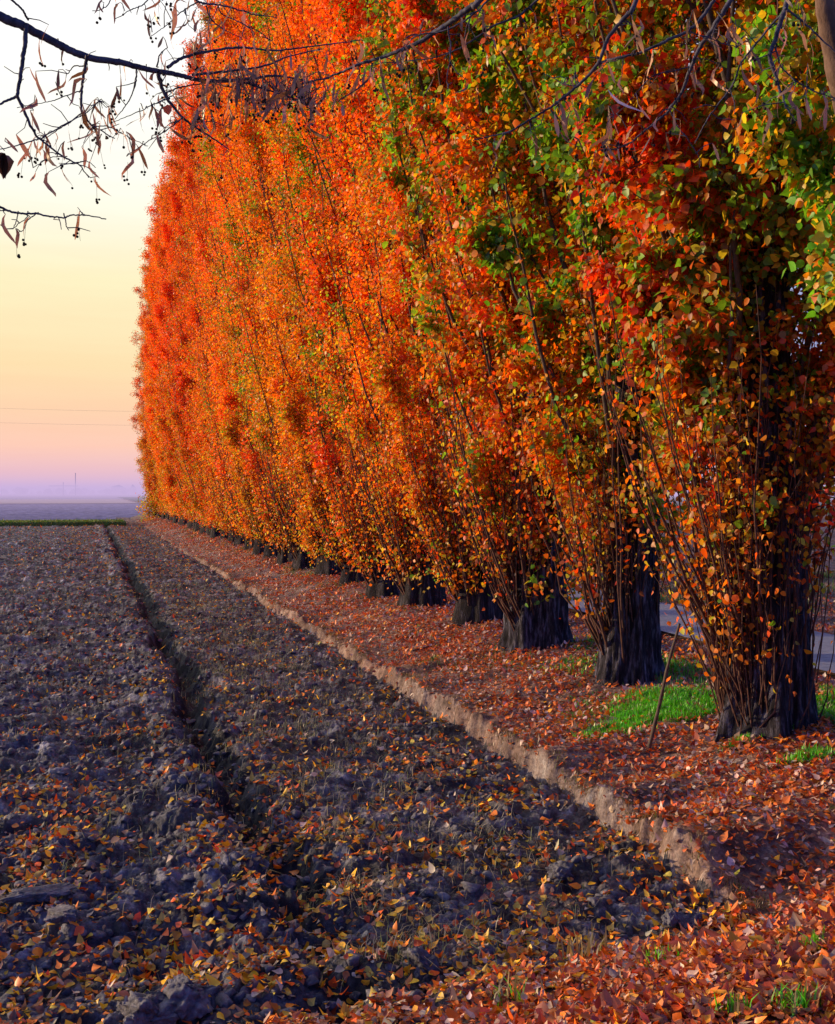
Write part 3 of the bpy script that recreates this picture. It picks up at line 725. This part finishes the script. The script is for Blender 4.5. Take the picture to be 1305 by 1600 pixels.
# grass across the road and on the baulk
sp = [(rng.uniform(9.4, 16), rng.uniform(8, 40), .8, .9, 500, .12) for _ in range(45)]
o = grass('grass', sp, rng, GR2 * .9, .25); tag(o, kind='stuff')
n = 26000; x = rng.uniform(-22, 2.2, n); y = rng.uniform(72.0, 78.3, n) - .05 * x
P = np.stack([x, y, baulk(x, y) - .01], 1); c = np.where(rng.random((n, 1)) < .25, np.array([.36, .30, .06]), np.array([.10, .22, .02])) * rng.uniform(.5, 1.3, (n, 1))
V, Q, T, C = blades(P, rng.uniform(.03, .12, n) * np.where(rng.random(n) < .03, 2.2, 1), .03, rng, .5, c)
tag(mk('grass', V, Q, M['grass'], col=C, tri=T), kind='stuff')
TF = [(1268, 1187, .16, .10, 700, .085, 'small bright green grass tuft on the leaf litter below the road side'),
      (1165, 1158, .15, .09, 420, .06, 'low dark green weed tuft at the foot of the widest trunk'),
      (1232, 1138, .12, .08, 420, .11, 'taller grass tuft against the root of the widest trunk'),
      (1245, 1585, .07, .05, 80, .10, 'thin green grass tuft in the bottom corner among orange leaves'),
      (1265, 1490, .07, .05, 100, .08, 'sparse grass tuft on the leafy rise near the picture edge'),
      (1145, 1588, .06, .04, 60, .09, 'grass tuft at the bottom edge, the one nearest the field'),
      (1040, 1505, .13, .09, 80, .09, 'dry and green tuft where the field meets the leafy rise'),
      (800, 1572, .10, .07, 26, .14, 'few tall blades standing at the bottom edge of the field'),
      (915, 1500, .10, .07, 45, .16, 'straw coloured tuft standing upright in the field corner')]
def ground_at(px, py):
    dd = 2. * F / (py - 768)
    for _ in range(8):
        p = at(px, py, dd); dd = (EYE - gz(p[0], p[1])) * F / (py - 768)
    return at(px, py, dd)
for px, py, rx, ry, n, h, lab in TF:
    p = ground_at(px, py)
    o = grass('grass_tuft', [(p[0], p[1], rx, ry, n, h)], rng, DRY if 'straw' in lab else GRN, .05 if n > 200 else .35)
    o.data.transform(__import__('mathutils').Matrix.Translation((-p[0], -p[1], -p[2]))); o.location = p
    tag(o, lab, 'grass', 'grass tufts on the leaf litter')
# dry red-brown stems on the bank
n = 16000; x, y, d = polar_pts(n, 7, 40, 5, 36, 1.2)
t = x - edge_x(y); k = (t > .25) & (t < 1.7) & (perlin(x * .8, y * .5, 143) > .03); x, y = x[k], y[k]; n = len(x)
P = np.stack([x, y, height(x, y) - .005], 1); c = np.array([.36, .085, .035]) * rng.uniform(.5, 1.4, (n, 1))
V, Q, T, C = blades(P, rng.uniform(.03, .10, n), .004, rng, .8, c); tag(mk('dry_grass', V, Q, M['grass'], col=C, tri=T), kind='stuff')
# dry fringe over the lip of the cut bank
n = 9000; y = 4.3 + 34 * rng.random(n) ** 1.8; x = edge_x(y) + rng.normal(.10, .05, n)
k = perlin(y * 1.3, x * 0 + .5, 171) + .5 * perlin(y * 5, x * 0 + .5, 172) > -.15; x, y = x[k], y[k]; n = len(x)
P = np.stack([x, y, height(x, y) - .004], 1); c = np.array([.30, .17, .09]) * rng.uniform(.35, 1.4, (n, 1)) * np.where(rng.random((n, 1)) < .15, np.array([.7, 1.5, .5]), 1)
V, Q, T, C = blades(P, rng.uniform(.02, .075, n), .004, rng, 2.2, c); tag(mk('dry_grass', V, Q, M['grass'], col=C, tri=T), kind='stuff')
# straw and stubble on the strip and in clusters
XX, YY = [], []
for k in range(190):
    y0 = 4.8 + 22 * rng.random() ** 1.6; x0 = rng.uniform(1.25, 2.6) if rng.random() < .75 else rng.uniform(-1.5, 3.1)
    m = rng.integers(8, 46); XX.append(rng.normal(x0, .14, m)); YY.append(rng.normal(y0, .16, m))
m = 1500; yy = 4.8 + 20 * rng.random(m) ** 1.5; XX.append(rng.uniform(-2, 3.2, m)); YY.append(yy)
x = np.concatenate(XX); y = np.concatenate(YY); n = len(x)
P = np.stack([x, y, height(x, y) + .004], 1); c = np.array([.62, .50, .30]) * rng.uniform(.35, 1.2, (n, 1)) * np.where(rng.random((n, 1)) < .2, np.array([.6, .9, .5]), 1)
V, Q, T, C = blades(P, rng.uniform(.03, .14, n) * .9, .0035, rng, 2.6, c); tag(mk('straw', V, Q, M['grass'], col=C, tri=T), kind='stuff')

# ------------------------------------------------------------------ leaning stick
p0 = ground_at(1010, 1172); p1 = at(1062, 975, 7.75)
mb = MB(); pts = spline([p0 - np.array([0, 0, .06]), p0 * .66 + p1 * .34 + np.array([.012, 0, 0]), p0 * .3 + p1 * .7 - np.array([.012, .01, 0]), p1], 16)
mb.tube(pts - p0, np.linspace(.017, .009, 16) * (1 + .12 * np.sin(np.arange(16) * 2.3)), 8)
o = mb.build('stick', M['wood']); o.location = p0; tag(o, 'bare wooden stick leaning up from the leaf litter beside the green grass patch', 'stick')
# pale twig lying on the bank
def lying(px, py, ang, ln, r, lab):
    p = ground_at(px, py); u = np.linspace(-.5, .5, 9) * ln
    x = p[0] + u * math.cos(ang); y = p[1] + u * math.sin(ang); P = np.stack([x, y, height(x, y, False) + .02], 1)
    m_ = MB(); m_.tube(P - p, r * np.linspace(1, .5, 9), 6); o = m_.build('twig', M['wood']); o.location = p; tag(o, lab, 'twig', 'fallen twigs')
lying(1040, 1390, .9, .35, .009, 'short dark twig lying on the leafy rise below the bank end')
lying(675, 1012, .25, .55, .012, 'pale twig lying across the red grass below the third trunk')

# ------------------------------------------------------------------ linden tree whose branches hang into the view
rng = np.random.default_rng(33)
LT = np.array([-1.9, -.4, 0.]); LT[2] = gz(-1.9, 1.2) * 0 + .45
lin = empty('linden_tree', LT); tag(lin, 'bare linden whose dark twigs with papery seed bracts hang across the top', 'linden')
mb = MB(); tz = np.linspace(-.5, 5.2, 20)
mb.tube(np.stack([.05 * np.sin(tz), .04 * np.cos(tz * 1.3), tz], 1), np.interp(tz, [-.5, 0, .5, 5.2], [.26, .2, .16, .09]), 18)
mb.build('trunk', M['linden'], lin)
def world(poly, d0, d1):
    n = len(poly); return np.array([at(px, py, d0 + (d1 - d0) * i / max(1, n - 1)) for i, (px, py) in enumerate(poly)])
def kpx(r, d): return r * d / F
# (polyline px, depth start/end, radius px start/end, bract density)
BR = [
 ([(-60, -12), (0, 18), (45, 39), (90, 62), (135, 82), (190, 92), (245, 104), (290, 115), (330, 121), (380, 118), (430, 113), (480, 120)], 2.9, 3.3, 8.5, 1.2, 'A'),
 ([(262, 105), (290, 90), (335, 80), (380, 75), (430, 80), (500, 72), (560, 62)], 3.12, 3.4, 2.8, .8, 'A'),
 ([(300, 117), (350, 112), (410, 104), (450, 90), (500, 78)], 3.15, 3.3, 2.4, .8, 'A'),
 ([(340, 121), (400, 134), (450, 148), (470, 155), (480, 165)], 3.2, 3.1, 1.8, .8, 'A'),
 ([(42, 38), (39, 75), (33, 115), (27, 150)], 2.95, 2.95, 3.6, 2.6, 'A'),
 ([(27, 150), (0, 162), (-30, 172)], 2.95, 2.9, 2.4, 1.2, 'A'),
 ([(27, 150), (38, 178), (52, 205), (62, 218), (100, 245), (122, 258), (136, 278)], 2.95, 3.05, 2.6, .8, 'A'),
 ([(64, 217), (30, 228), (-10, 240)], 2.98, 2.9, 1.2, .7, 'A'),
 ([(62, 218), (95, 197), (130, 178), (155, 158)], 2.98, 3.1, 1.2, .6, 'A'),
 ([(105, 244), (80, 246), (52, 262)], 3.0, 3.05, .9, .5, 'A'),
 ([(118, 254), (135, 252), (148, 262)], 3.0, 3.05, .9, .5, 'A'),
 ([(137, 87), (134, 105), (129, 135), (128, 172), (140, 195), (155, 207), (182, 222)], 3.0, 3.1, 3.0, .8, 'A'),
 ([(134, 103), (117, 103), (105, 115)], 3.02, 3.05, 1.2, .7, 'A'),
 ([(130, 142), (100, 155), (70, 164), (28, 171)], 3.03, 2.95, 1.0, .5, 'A'),
 ([(128, 176), (100, 195), (70, 212)], 3.05, 3.05, 1.1, .6, 'A'),
 ([(145, 198), (170, 197), (200, 212), (225, 222)], 3.06, 3.15, 1.0, .5, 'A'),
 ([(213, 108), (212, 138), (200, 165), (185, 188)], 3.1, 3.1, 1.3, .6, 'A'),
 ([(248, 112), (250, 125), (255, 145), (270, 165), (290, 185), (312, 200), (340, 218), (357, 230)], 3.1, 3.2, 3.6, .8, 'A'),
 ([(270, 150), (245, 160), (205, 178), (175, 190)], 3.12, 3.1, 1.1, .5, 'A'),
 ([(286, 182), (258, 205), (228, 222), (198, 244)], 3.15, 3.1, 1.1, .5, 'A'),
 ([(258, 145), (290, 135), (330, 130), (380, 140)], 3.13, 3.25, 1.3, .6, 'A'),
 ([(300, 192), (330, 190), (360, 200)], 3.15, 3.2, 1.0, .5, 'A'),
 ([(245, 105), (250, 85), (262, 75)], 3.1, 3.1, 1.4, .6, 'A'),
 ([(44, 30), (30, 12), (0, -12)], 2.9, 2.8, 1.8, 1.6, 'A'),
 ([(-40, 308), (0, 319), (28, 329), (62, 331), (98, 334), (118, 331), (165, 337)], 2.7, 2.9, 2.2, .9, 'G'),
 ([(44, 330), (40, 342), (22, 355)], 2.8, 2.8, 1.0, .6, 'G'),
 ([(100, 334), (106, 352), (109, 360)], 2.85, 2.85, 1.1, .6, 'G'),
 ([(28, 329), (26, 345), (20, 356)], 2.78, 2.78, 1.0, .6, 'G'),
 ([(60, 331), (45, 342), (38, 355), (25, 364)], 2.82, 2.82, 1.0, .6, 'G'),
 ([(270, -40), (292, -12), (315, 3), (360, 12), (400, 22), (436, 27)], 3.0, 3.3, 2.4, .7, 'H'),
 ([(310, 3), (285, 15), (262, 35), (235, 52)], 3.05, 3.1, 1.2, .5, 'H'),
 ([(340, 8), (350, 25), (400, 50), (430, 70)], 3.1, 3.2, 1.2, .6, 'H'),
 ([(322, 10), (330, 30), (350, 48), (375, 62)], 3.1, 3.2, 1.1, .6, 'H'),
 ([(185, -30), (168, 5), (146, 14)], 3.0, 3.0, 1.1, .6, 'H'),
 ([(255, -30), (225, 5), (205, 12), (178, 28)], 3.0, 3.0, 1.2, .6, 'H'),
 ([(770, -20), (735, 12), (700, 38), (660, 64), (620, 82), (580, 98), (540, 113), (505, 126)], 2.9, 3.3, 5.2, 1.4, 'I'),
 ([(780, -20), (740, 20), (700, 44), (660, 52), (640, 62), (628, 78)], 2.9, 3.1, 1.8, .8, 'I'),
 ([(860, -20), (815, 20), (770, 40), (720, 72), (680, 88), (620, 98)], 2.9, 3.1, 2.2, .8, 'I'),
 ([(700, 42), (704, 70), (702, 100), (697, 130), (705, 132)], 2.95, 2.95, 1.3, .7, 'I'),
 ([(582, 98), (575, 125), (555, 142), (530, 160)], 3.2, 3.2, 1.6, .8, 'I'),
 ([(515, 122), (470, 130), (430, 150), (390, 155)], 3.25, 3.2, 1.4, .6, 'I'),
 ([(1010, -30), (985, 20), (955, 55), (938, 95), (905, 135), (870, 165), (830, 190), (795, 210), (745, 222)], 2.7, 3.0, 3.8, .9, 'J'),
 ([(935, 100), (950, 92), (960, 90), (1000, 82), (1045, 62), (1085, 40), (1112, 5), (1120, -25)], 2.82, 2.65, 1.5, 3.2, 'J'),
 ([(905, 135), (880, 130), (850, 115)], 2.85, 2.9, 1.0, .5, 'J'),
 ([(1160, -30), (1120, 30), (1095, 68), (1080, 100), (1062, 145), (1040, 175), (1010, 200), (975, 226), (930, 235)], 2.6, 2.9, 3.9, .9, 'K'),
 ([(1078, 105), (1020, 120), (990, 150), (960, 180)], 2.7, 2.8, 1.1, .5, 'K'),
 ([(1045, 170), (1060, 200), (1085, 235), (1090, 260)], 2.75, 2.8, 1.1, .5, 'K'),
 ([(1240, -35), (1226, 25), (1212, 65), (1207, 90), (1216, 120), (1224, 148)], 2.5, 2.5, 4.4, 2.0, 'L'),
 ([(1228, 12), (1195, 50), (1158, 95), (1142, 135), (1105, 185), (1085, 225)], 2.5, 2.7, 2.1, .8, 'L'),
 ([(1230, 15), (1268, 48), (1310, 88)], 2.5, 2.5, 1.9, 1.0, 'L'),
 ([(1212, 72), (1225, 110), (1262, 140), (1310, 160)], 2.5, 2.6, 1.5, .8, 'L'),
 ([(1224, 146), (1230, 170), (1245, 190)], 2.5, 2.5, 1.8, .8, 'L'),
 ([(1075, 48), (1110, 62), (1150, 75)], 2.6, 2.65, 1.0, .5, 'L'),
]
hubs = {'A': [(.0, .0, 2.6), (.55, 1.4, 2.95)], 'G': [(.0, .05, 2.2), (.7, 1.5, 2.45)], 'H': [(0, 0, 3.4), (.9, 1.7, 3.6)], 'I': [(0, 0, 3.9), (1.6, 1.6, 3.9)], 'J': [(0, 0, 4.2), (2.2, 1.7, 4.1)], 'K': [(0, 0, 4.5), (2.6, 1.5, 4.2)], 'L': [(0, 0, 4.7), (2.8, 1.2, 4.3)]}
groups = {}
for b in BR: groups.setdefault(b[5], []).append(b)
bract_ex = {'A': [(175, 150, 8), (60, 250, 7), (225, 190, 9), (300, 195, 22), (350, 150, 30), (400, 150, 40), (440, 140, 34), (490, 150, 24), (165, 215, 16), (100, 262, 12), (110, 120, 4), (320, 50, 8)],
            'H': [(290, 40, 7), (200, 10, 7), (250, 8, 6), (350, 45, 9)], 'I': [(540, 150, 8), (640, 110, 6), (700, 60, 5)],
            'J': [(885, 165, 4), (800, 235, 5), (880, 240, 6), (1020, 120, 4)], 'K': [(930, 240, 12), (1060, 235, 4), (1110, 130, 3)],
            'L': [(1230, 165, 9), (1255, 100, 3), (1170, 20, 8), (1145, 15, 5), (1260, 30, 3), (1170, 190, 3)], 'G': []}
for key, lst in groups.items():
    mb = MB(); BP = []; 
    for bi, (poly, d0, d1, r0, r1, _) in enumerate(lst):
        W = world(poly, d0, d1)
        rr = np.array([kpx(r0, d0), kpx(r1, d1)])
        if bi == 0:
            hub = np.array(hubs[key]) + LT; back = W[0] + unit(W[0] - W[1]) * .55 + np.array([0, 0, .12]); hub[1] = .5 * hub[0] + .5 * back + np.array([0, 0, .25]); W2 = np.vstack([hub, back, W]); n1 = 14
            P = spline(W2, 12 * len(W2)); nn = len(P); k = np.linspace(0, len(W2) - 1, nn)
            rad = np.interp(k, [0, 3, len(W2) - 1], [max(.035, rr[0] * 1.6), rr[0], rr[1]])
            vis = k > 3
        else:
            P = spline(W, 8 * len(W)); nn = len(P); rad = np.linspace(rr[0], rr[1], nn); vis = np.ones(nn, bool)
        P = P + rng.normal(0, .00045, P.shape) + np.cumsum(rng.normal(0, .0006, P.shape), 0)
        # small bud swellings
        rad = rad * (1 + .10 * (rng.random(nn) < .12))
        rad = np.maximum(rad, .0011)
        mb.tube(P, rad, 8 if r0 > 3 else 5)
        # side spurs + bract seats
        L_ = np.linalg.norm(np.diff(P[vis], axis=0), axis=1).sum()
        ns = int(L_ * (21 if r0 < 4 else 11))
        for _ in range(ns):
            i = rng.integers(nn) if bi else rng.integers(int(nn * .3), nn)
            if not vis[i]: continue
            dv = unit(rng.normal(0, 1, 3) + np.array([0, 0, -.35])); ln = rng.uniform(.012, .07)
            q = P[i]; e = q + dv * ln; mb.tube([q, (q + e) / 2 + rng.normal(0, .004, 3), e], [.0016, .0013, .0009], 4)
            if rng.random() < (.62 if r0 < 3 else .35): BP.append(e)
    for (px, py, n) in bract_ex[key]:
        base = [np.asarray(world(b[0], b[1], b[2])) for b in lst]
        allp = np.vstack([spline(w, 30) for w in base])
        for _ in range(n):
            c = at(px + rng.normal(0, 40), py - 22 + rng.normal(0, 22), np.mean([b[1] for b in lst]) + rng.normal(.1, .12))
            j = np.argmin(((allp - c) ** 2).sum(1)); q = allp[j]
            v = c - q; ln = np.linalg.norm(v)
            if ln > .10: c = q + v / ln * rng.uniform(.03, .10)
            mb.tube([q, (q + c) / 2 + np.array([0, 0, .006]), c], [.0015, .0012, .0008], 4)
            BP.append(c)
    bo = mb.build('branch', M['linden'], lin); bo.location = -LT
    BP = np.array(BP); n = len(BP)
    if n == 0: continue
    # papery bracts
    D = rng.normal(0, .33, (n, 3)) + np.array([0, 0, -1.0]); Nn = rng.normal(0, 1, (n, 3))
    sz = rng.uniform(.04, .085, n)
    V, Q = leaf_mesh(BP, sz, D, Nn, 'bract', curl=.45 * rng.normal(size=n))
    bc = np.array([.66, .35, .20]) * rng.uniform(.35, 1.3, (n, 1)) * rng.uniform(.92, 1.08, (n, 3))
    tag(mk('seed_bracts', V, Q, M['bract'], bo, col=np.repeat(bc, 5, 0)), kind='stuff')
    # fruits on thin stalks
    fb = MB()
    for i in range(n):
        if rng.random() < .5:
            st = BP[i] + D[i] / np.linalg.norm(D[i]) * sz[i] * .4; e = st + np.array([rng.normal(0, .008), rng.normal(0, .008), -rng.uniform(.03, .06)])
            fb.tube([st, (st + e) / 2, e], [.0005, .0005, .0005], 3)
            for _ in range(rng.integers(1, 5)):
                v = IV * .0037 * rng.uniform(.8, 1.15) + e + rng.normal(0, .0048, 3); fb.add(v, None, IF)
    if fb.n: tag(fb.build('fruits', M['fruit'], bo), kind='stuff')
    if key == 'A':
        for (px, py, s_, c_) in [(262, 163, .036, (1.0, .17, .02)), ]:
            p = at(px, py, 3.1); V, Q = leaf_mesh(np.array([p]), np.array([s_]), np.array([[.1, 0, -1.]]), np.array([[-.5, -1., .1]]), 'oval', fold=.3)
            Vv = V.copy(); o = mk('dead_leaf', Vv, Q, M['bract'], bo, col=np.tile(np.array(c_), (2, 1))); o['label'] = 'round red dead leaf still hanging'
    if key == 'G':
        p = at(2, 238, 2.75); V, Q = leaf_mesh(np.array([p, p + np.array([.003, 0, -.004]), p]), np.array([.072, .06, .05]), np.array([[.05, 0, -1.], [.2, .1, -1], [-.15, 0, -1]]), np.array([[-.3, -.9, .1], [.6, -.7, 0], [-.8, -.5, 0]]), 'delt', fold=.45, curl=np.array([.25, .3, -.2]))
        o = mk('dead_leaf', V, Q, M['bract'], bo, col=np.tile(np.array([.06, .03, .02]), (12, 1))); o['label'] = 'withered dark brown leaf'
    if key == 'J':
        p = at(950, 140, 2.75); V, Q = leaf_mesh(np.array([p]), np.array([.10]), np.array([(at(998, 182, 2.75) - p)])[:, :], np.array([[-.5, -.8, .6]]), 'bract', curl=np.array([.3]))
        o = mk('pale_bract', V, Q, M['bract'], bo, col=np.tile(np.array([.75, .72, .76]), (5, 1))); o['label'] = 'single pale bract catching the light'

# ------------------------------------------------------------------ distance
rng = np.random.default_rng(44)
# hazy line of trees and sheds
XX, YY, ZZ = [], [], []
Vs = MB()
for k in range(150):
    y = rng.uniform(900, 1300); px = rng.uniform(-160, 420)
    p = at(px, 768, y / 1.0); r = rng.uniform(2.2, 5.5) * (1.3 if rng.random() < .12 else .75)
    v = lump(rng, r * rng.uniform(1, 2.2), r, r * rng.uniform(.7, 1.3), .5) + np.array([p[0], p[1], r * .5]); Vs.add(v, None, IF)
tag(Vs.build('treeline', M['far_tree'], smooth=False), kind='stuff')
def mast(px, d, h, arm, lab):
    p = at(px, 768, d); r_ = empty('mast', (p[0], p[1], -.3)); m_ = MB()
    m_.tube([(0, 0, 0), (0, 0, h * .5), (0, 0, h)], [.35, .3, .25], 6); m_.build('pole', M['metal'], r_)
    if arm:
        m_ = MB(); m_.tube([(-arm, 0, h * .72), (0, 0, h * .73), (arm, 0, h * .72)], [.22, .22, .22], 6); m_.build('crossarm', M['metal'], r_)
    tag(r_, lab, 'mast')
mast(118, 700, 14.5, 0, 'taller thin mast rising from the lilac haze on the horizon')
mast(99, 700, 8.5, 9, 'shorter mast with a long crossarm in the lilac haze')
# power lines
def wire(y0, y1, d0, d1, lab):
    a = at(-700, y0, d0); b = at(700, y1, d1); P = a + (b - a) * np.linspace(0, 1, 40)[:, None]
    P[:, 2] -= 3.0 * (1 - (np.linspace(-1, 1, 40)) ** 2)
    m_ = MB(); m_.tube(P - a, .014, 5); o = m_.build('power_line', M['metal']); o.location = a; tag(o, lab, 'power line', 'power lines across the sky')
wire(595, 640, 250, 250, 'upper thin power line crossing the peach sky')
wire(620, 660, 250, 250, 'lower thin power line crossing the peach sky')
# little shrub at the row's end
sb = empty('shrub', (0, 0, 0)); n = 900
p = ground_at(233, 812); P = rng.normal(0, 1, (n, 3)) * np.array([.35, .35, .55]) + np.array([0, 0, .9])
V, Q = leaf_mesh(P, np.full(n, .14), rng.normal(0, 1, (n, 3)), rng.normal(0, 1, (n, 3)), 'quad')
mk('foliage', V, Q, M['leaf'], sb, col=pick(rng, n, np.array([.2, 0, .8, .8, .5, .1, 1.2])))
m_ = MB(); m_.tube([(0, 0, -.1), (.03, 0, .6), (0, .02, 1.3)], [.03, .02, .01], 5); m_.build('stem', M['limb'], sb)
sb.location = (p[0], p[1], gz(p[0], p[1])); tag(sb, 'small yellow-green shrub at the far end of the poplar row', 'shrub')

# haze over the far fields (homogeneous)
def haze(name, x0, x1, y0, y1, z0, z1, col, dens):
    m, nt, out = newmat(name)
    ab = nt.nodes.new('ShaderNodeVolumeAbsorption'); ab.inputs['Color'].default_value = (0, 0, 0, 1); ab.inputs['Density'].default_value = dens
    em = nt.nodes.new('ShaderNodeEmission'); em.inputs['Color'].default_value = (*col, 1); em.inputs['Strength'].default_value = dens
    ad = nt.nodes.new('ShaderNodeAddShader'); nt.links.new(ab.outputs[0], ad.inputs[0]); nt.links.new(em.outputs[0], ad.inputs[1])
    nt.links.new(ad.outputs[0], out.inputs['Volume'])
    v = np.array([(x, y, z) for z in (z0, z1) for y in (y0, y1) for x in (x0, x1)], float)
    q = np.array([(0, 2, 3, 1), (4, 5, 7, 6), (0, 1, 5, 4), (2, 6, 7, 3), (0, 4, 6, 2), (1, 3, 7, 5)])
    o = mk(name, v, q, m); tag(o, kind='stuff'); return o
haze('haze', -1800, 2500, 92, 3200, -1, 6.0, (.60, .45, .74), .0034)

# ------------------------------------------------------------------ world, sun
SUN_AZ = R(-62); SUN_EL = R(8)           # azimuth from +Y towards +X
Sd = np.array([math.sin(SUN_AZ) * math.cos(SUN_EL), math.cos(SUN_AZ) * math.cos(SUN_EL), math.sin(SUN_EL)])
w = bpy.data.worlds.new('World'); scene.world = w; w.use_nodes = True
nt = w.node_tree; nt.nodes.clear(); L = nt.links
out = nt.nodes.new('ShaderNodeOutputWorld'); bg = nt.nodes.new('ShaderNodeBackground'); bg.inputs[1].default_value = .1
sky = nt.nodes.new('ShaderNodeTexSky'); sky.sky_type = 'NISHITA'; sky.sun_disc = False
sky.sun_elevation = SUN_EL; sky.sun_rotation = SUN_AZ % (2 * math.pi); sky.air_density = 1.0; sky.dust_density = 1.0; sky.ozone_density = 2.5
tc = nt.nodes.new('ShaderNodeTexCoord'); sx = nt.nodes.new('ShaderNodeSeparateXYZ'); L.new(tc.outputs['Generated'], sx.inputs[0])
# glow ramp by elevation (sin)
mr = N_(nt, 'ShaderNodeMapRange'); mr.inputs['From Min'].default_value = -.02; mr.inputs['From Max'].default_value = .48
L.new(sx.outputs['Z'], mr.inputs['Value'])
def lin(c): return tuple((x / 255 / 12.92 if x / 255 <= .04045 else ((x / 255 + .055) / 1.055) ** 2.4) for x in c)
def st(sinz, c, k=1.0):
    return ((sinz + .02) / .5, tuple(k * x for x in lin(c)))
glow = ramp(nt, mr.outputs[0], [st(-.02, (205, 180, 220)), st(.012, (246, 198, 200)), st(.04, (255, 206, 186)), st(.075, (255, 216, 178)), st(.11, (255, 229, 180)), st(.185, (255, 245, 200), 1.0), st(.26, (255, 254, 240), 1.03), st(.40, (255, 255, 255), 1.1)])
cm = nt.nodes.new('ShaderNodeMapping'); cm.inputs['Scale'].default_value = (1.6, 1.6, 22); L.new(tc.outputs['Generated'], cm.inputs[0])
cn = N_(nt, 'ShaderNodeTexNoise', Scale=1.7, Detail=6., Roughness=.6); L.new(cm.outputs[0], cn.inputs['Vector'])
cr_ = ramp(nt, cn.outputs[0], [(.35, (1.0, .965, .955)), (.55, (1, 1, 1)), (.75, (1.03, 1.02, .97))])
gm_ = N_(nt, 'ShaderNodeMix', data_type='RGBA', blend_type='MULTIPLY'); gm_.inputs[0].default_value = 1; L.new(glow, gm_.inputs[6]); L.new(cr_, gm_.inputs[7]); glow = gm_.outputs[2]
gk = N_(nt, 'ShaderNodeMix', data_type='RGBA', blend_type='MULTIPLY'); gk.inputs[0].default_value = 1; L.new(glow, gk.inputs[6]); gk.inputs[7].default_value = (10, 10, 10, 1)
# lobe towards the afterglow
dp = N_(nt, 'ShaderNodeVectorMath', operation='DOT_PRODUCT'); L.new(tc.outputs['Generated'], dp.inputs[0])
ga = R(-28); ge = R(10); dp.inputs[1].default_value = (math.sin(ga) * math.cos(ge), math.cos(ga) * math.cos(ge), math.sin(ge))
lm = N_(nt, 'ShaderNodeMapRange', interpolation_type='SMOOTHSTEP'); lm.inputs['From Min'].default_value = .25; lm.inputs['From Max'].default_value = .80
L.new(dp.outputs['Value'], lm.inputs['Value'])
skc = N_(nt, 'ShaderNodeMix', data_type='RGBA', blend_type='MULTIPLY'); skc.inputs[0].default_value = 1; L.new(sky.outputs[0], skc.inputs[6]); skc.inputs[7].default_value = (1.0, 1.2, 3.0, 1)
mx = N_(nt, 'ShaderNodeMix', data_type='RGBA'); L.new(lm.outputs[0], mx.inputs[0]); L.new(skc.outputs[2], mx.inputs[6]); L.new(gk.outputs[2], mx.inputs[7])
L.new(mx.outputs[2], bg.inputs[0]); L.new(bg.outputs[0], out.inputs[0])
sl = bpy.data.lights.new('sun', 'SUN'); sl.energy = 5.0; sl.angle = R(.5); sl.color = (1.0, .74, .44)
so = bpy.data.objects.new('sun', sl); COL.objects.link(so); so.rotation_euler = Vector(Sd).to_track_quat('Z', 'Y').to_euler(); so.location = (-20, 10, 15)

# ------------------------------------------------------------------ camera, render settings
cd = bpy.data.cameras.new('camera'); cam = bpy.data.objects.new('camera', cd); COL.objects.link(cam); scene.camera = cam
cd.sensor_fit = 'VERTICAL'; cd.sensor_height = 24; cd.lens = 24 * F / 1600; cd.shift_y = -32 / 1600
cd.clip_end = 12000; cd.clip_start = .05
cam.location = (0, 0, EYE); cam.rotation_euler = (R(90), 0, -YAW)
scene.view_settings.view_transform = 'Standard'; scene.view_settings.look = 'None'; scene.view_settings.exposure = 0
scene.render.engine = 'CYCLES'
cy = scene.cycles
cy.use_denoising = True; cy.max_bounces = 7; cy.diffuse_bounces = 5; cy.transmission_bounces = 5; cy.glossy_bounces = 2; cy.volume_bounces = 0; cy.transparent_max_bounces = 8
cy.use_adaptive_sampling = True; cy.adaptive_threshold = .02; cy.caustics_reflective = False; cy.caustics_refractive = False
try: cy.denoiser = 'OPENIMAGEDENOISE'
except Exception: pass
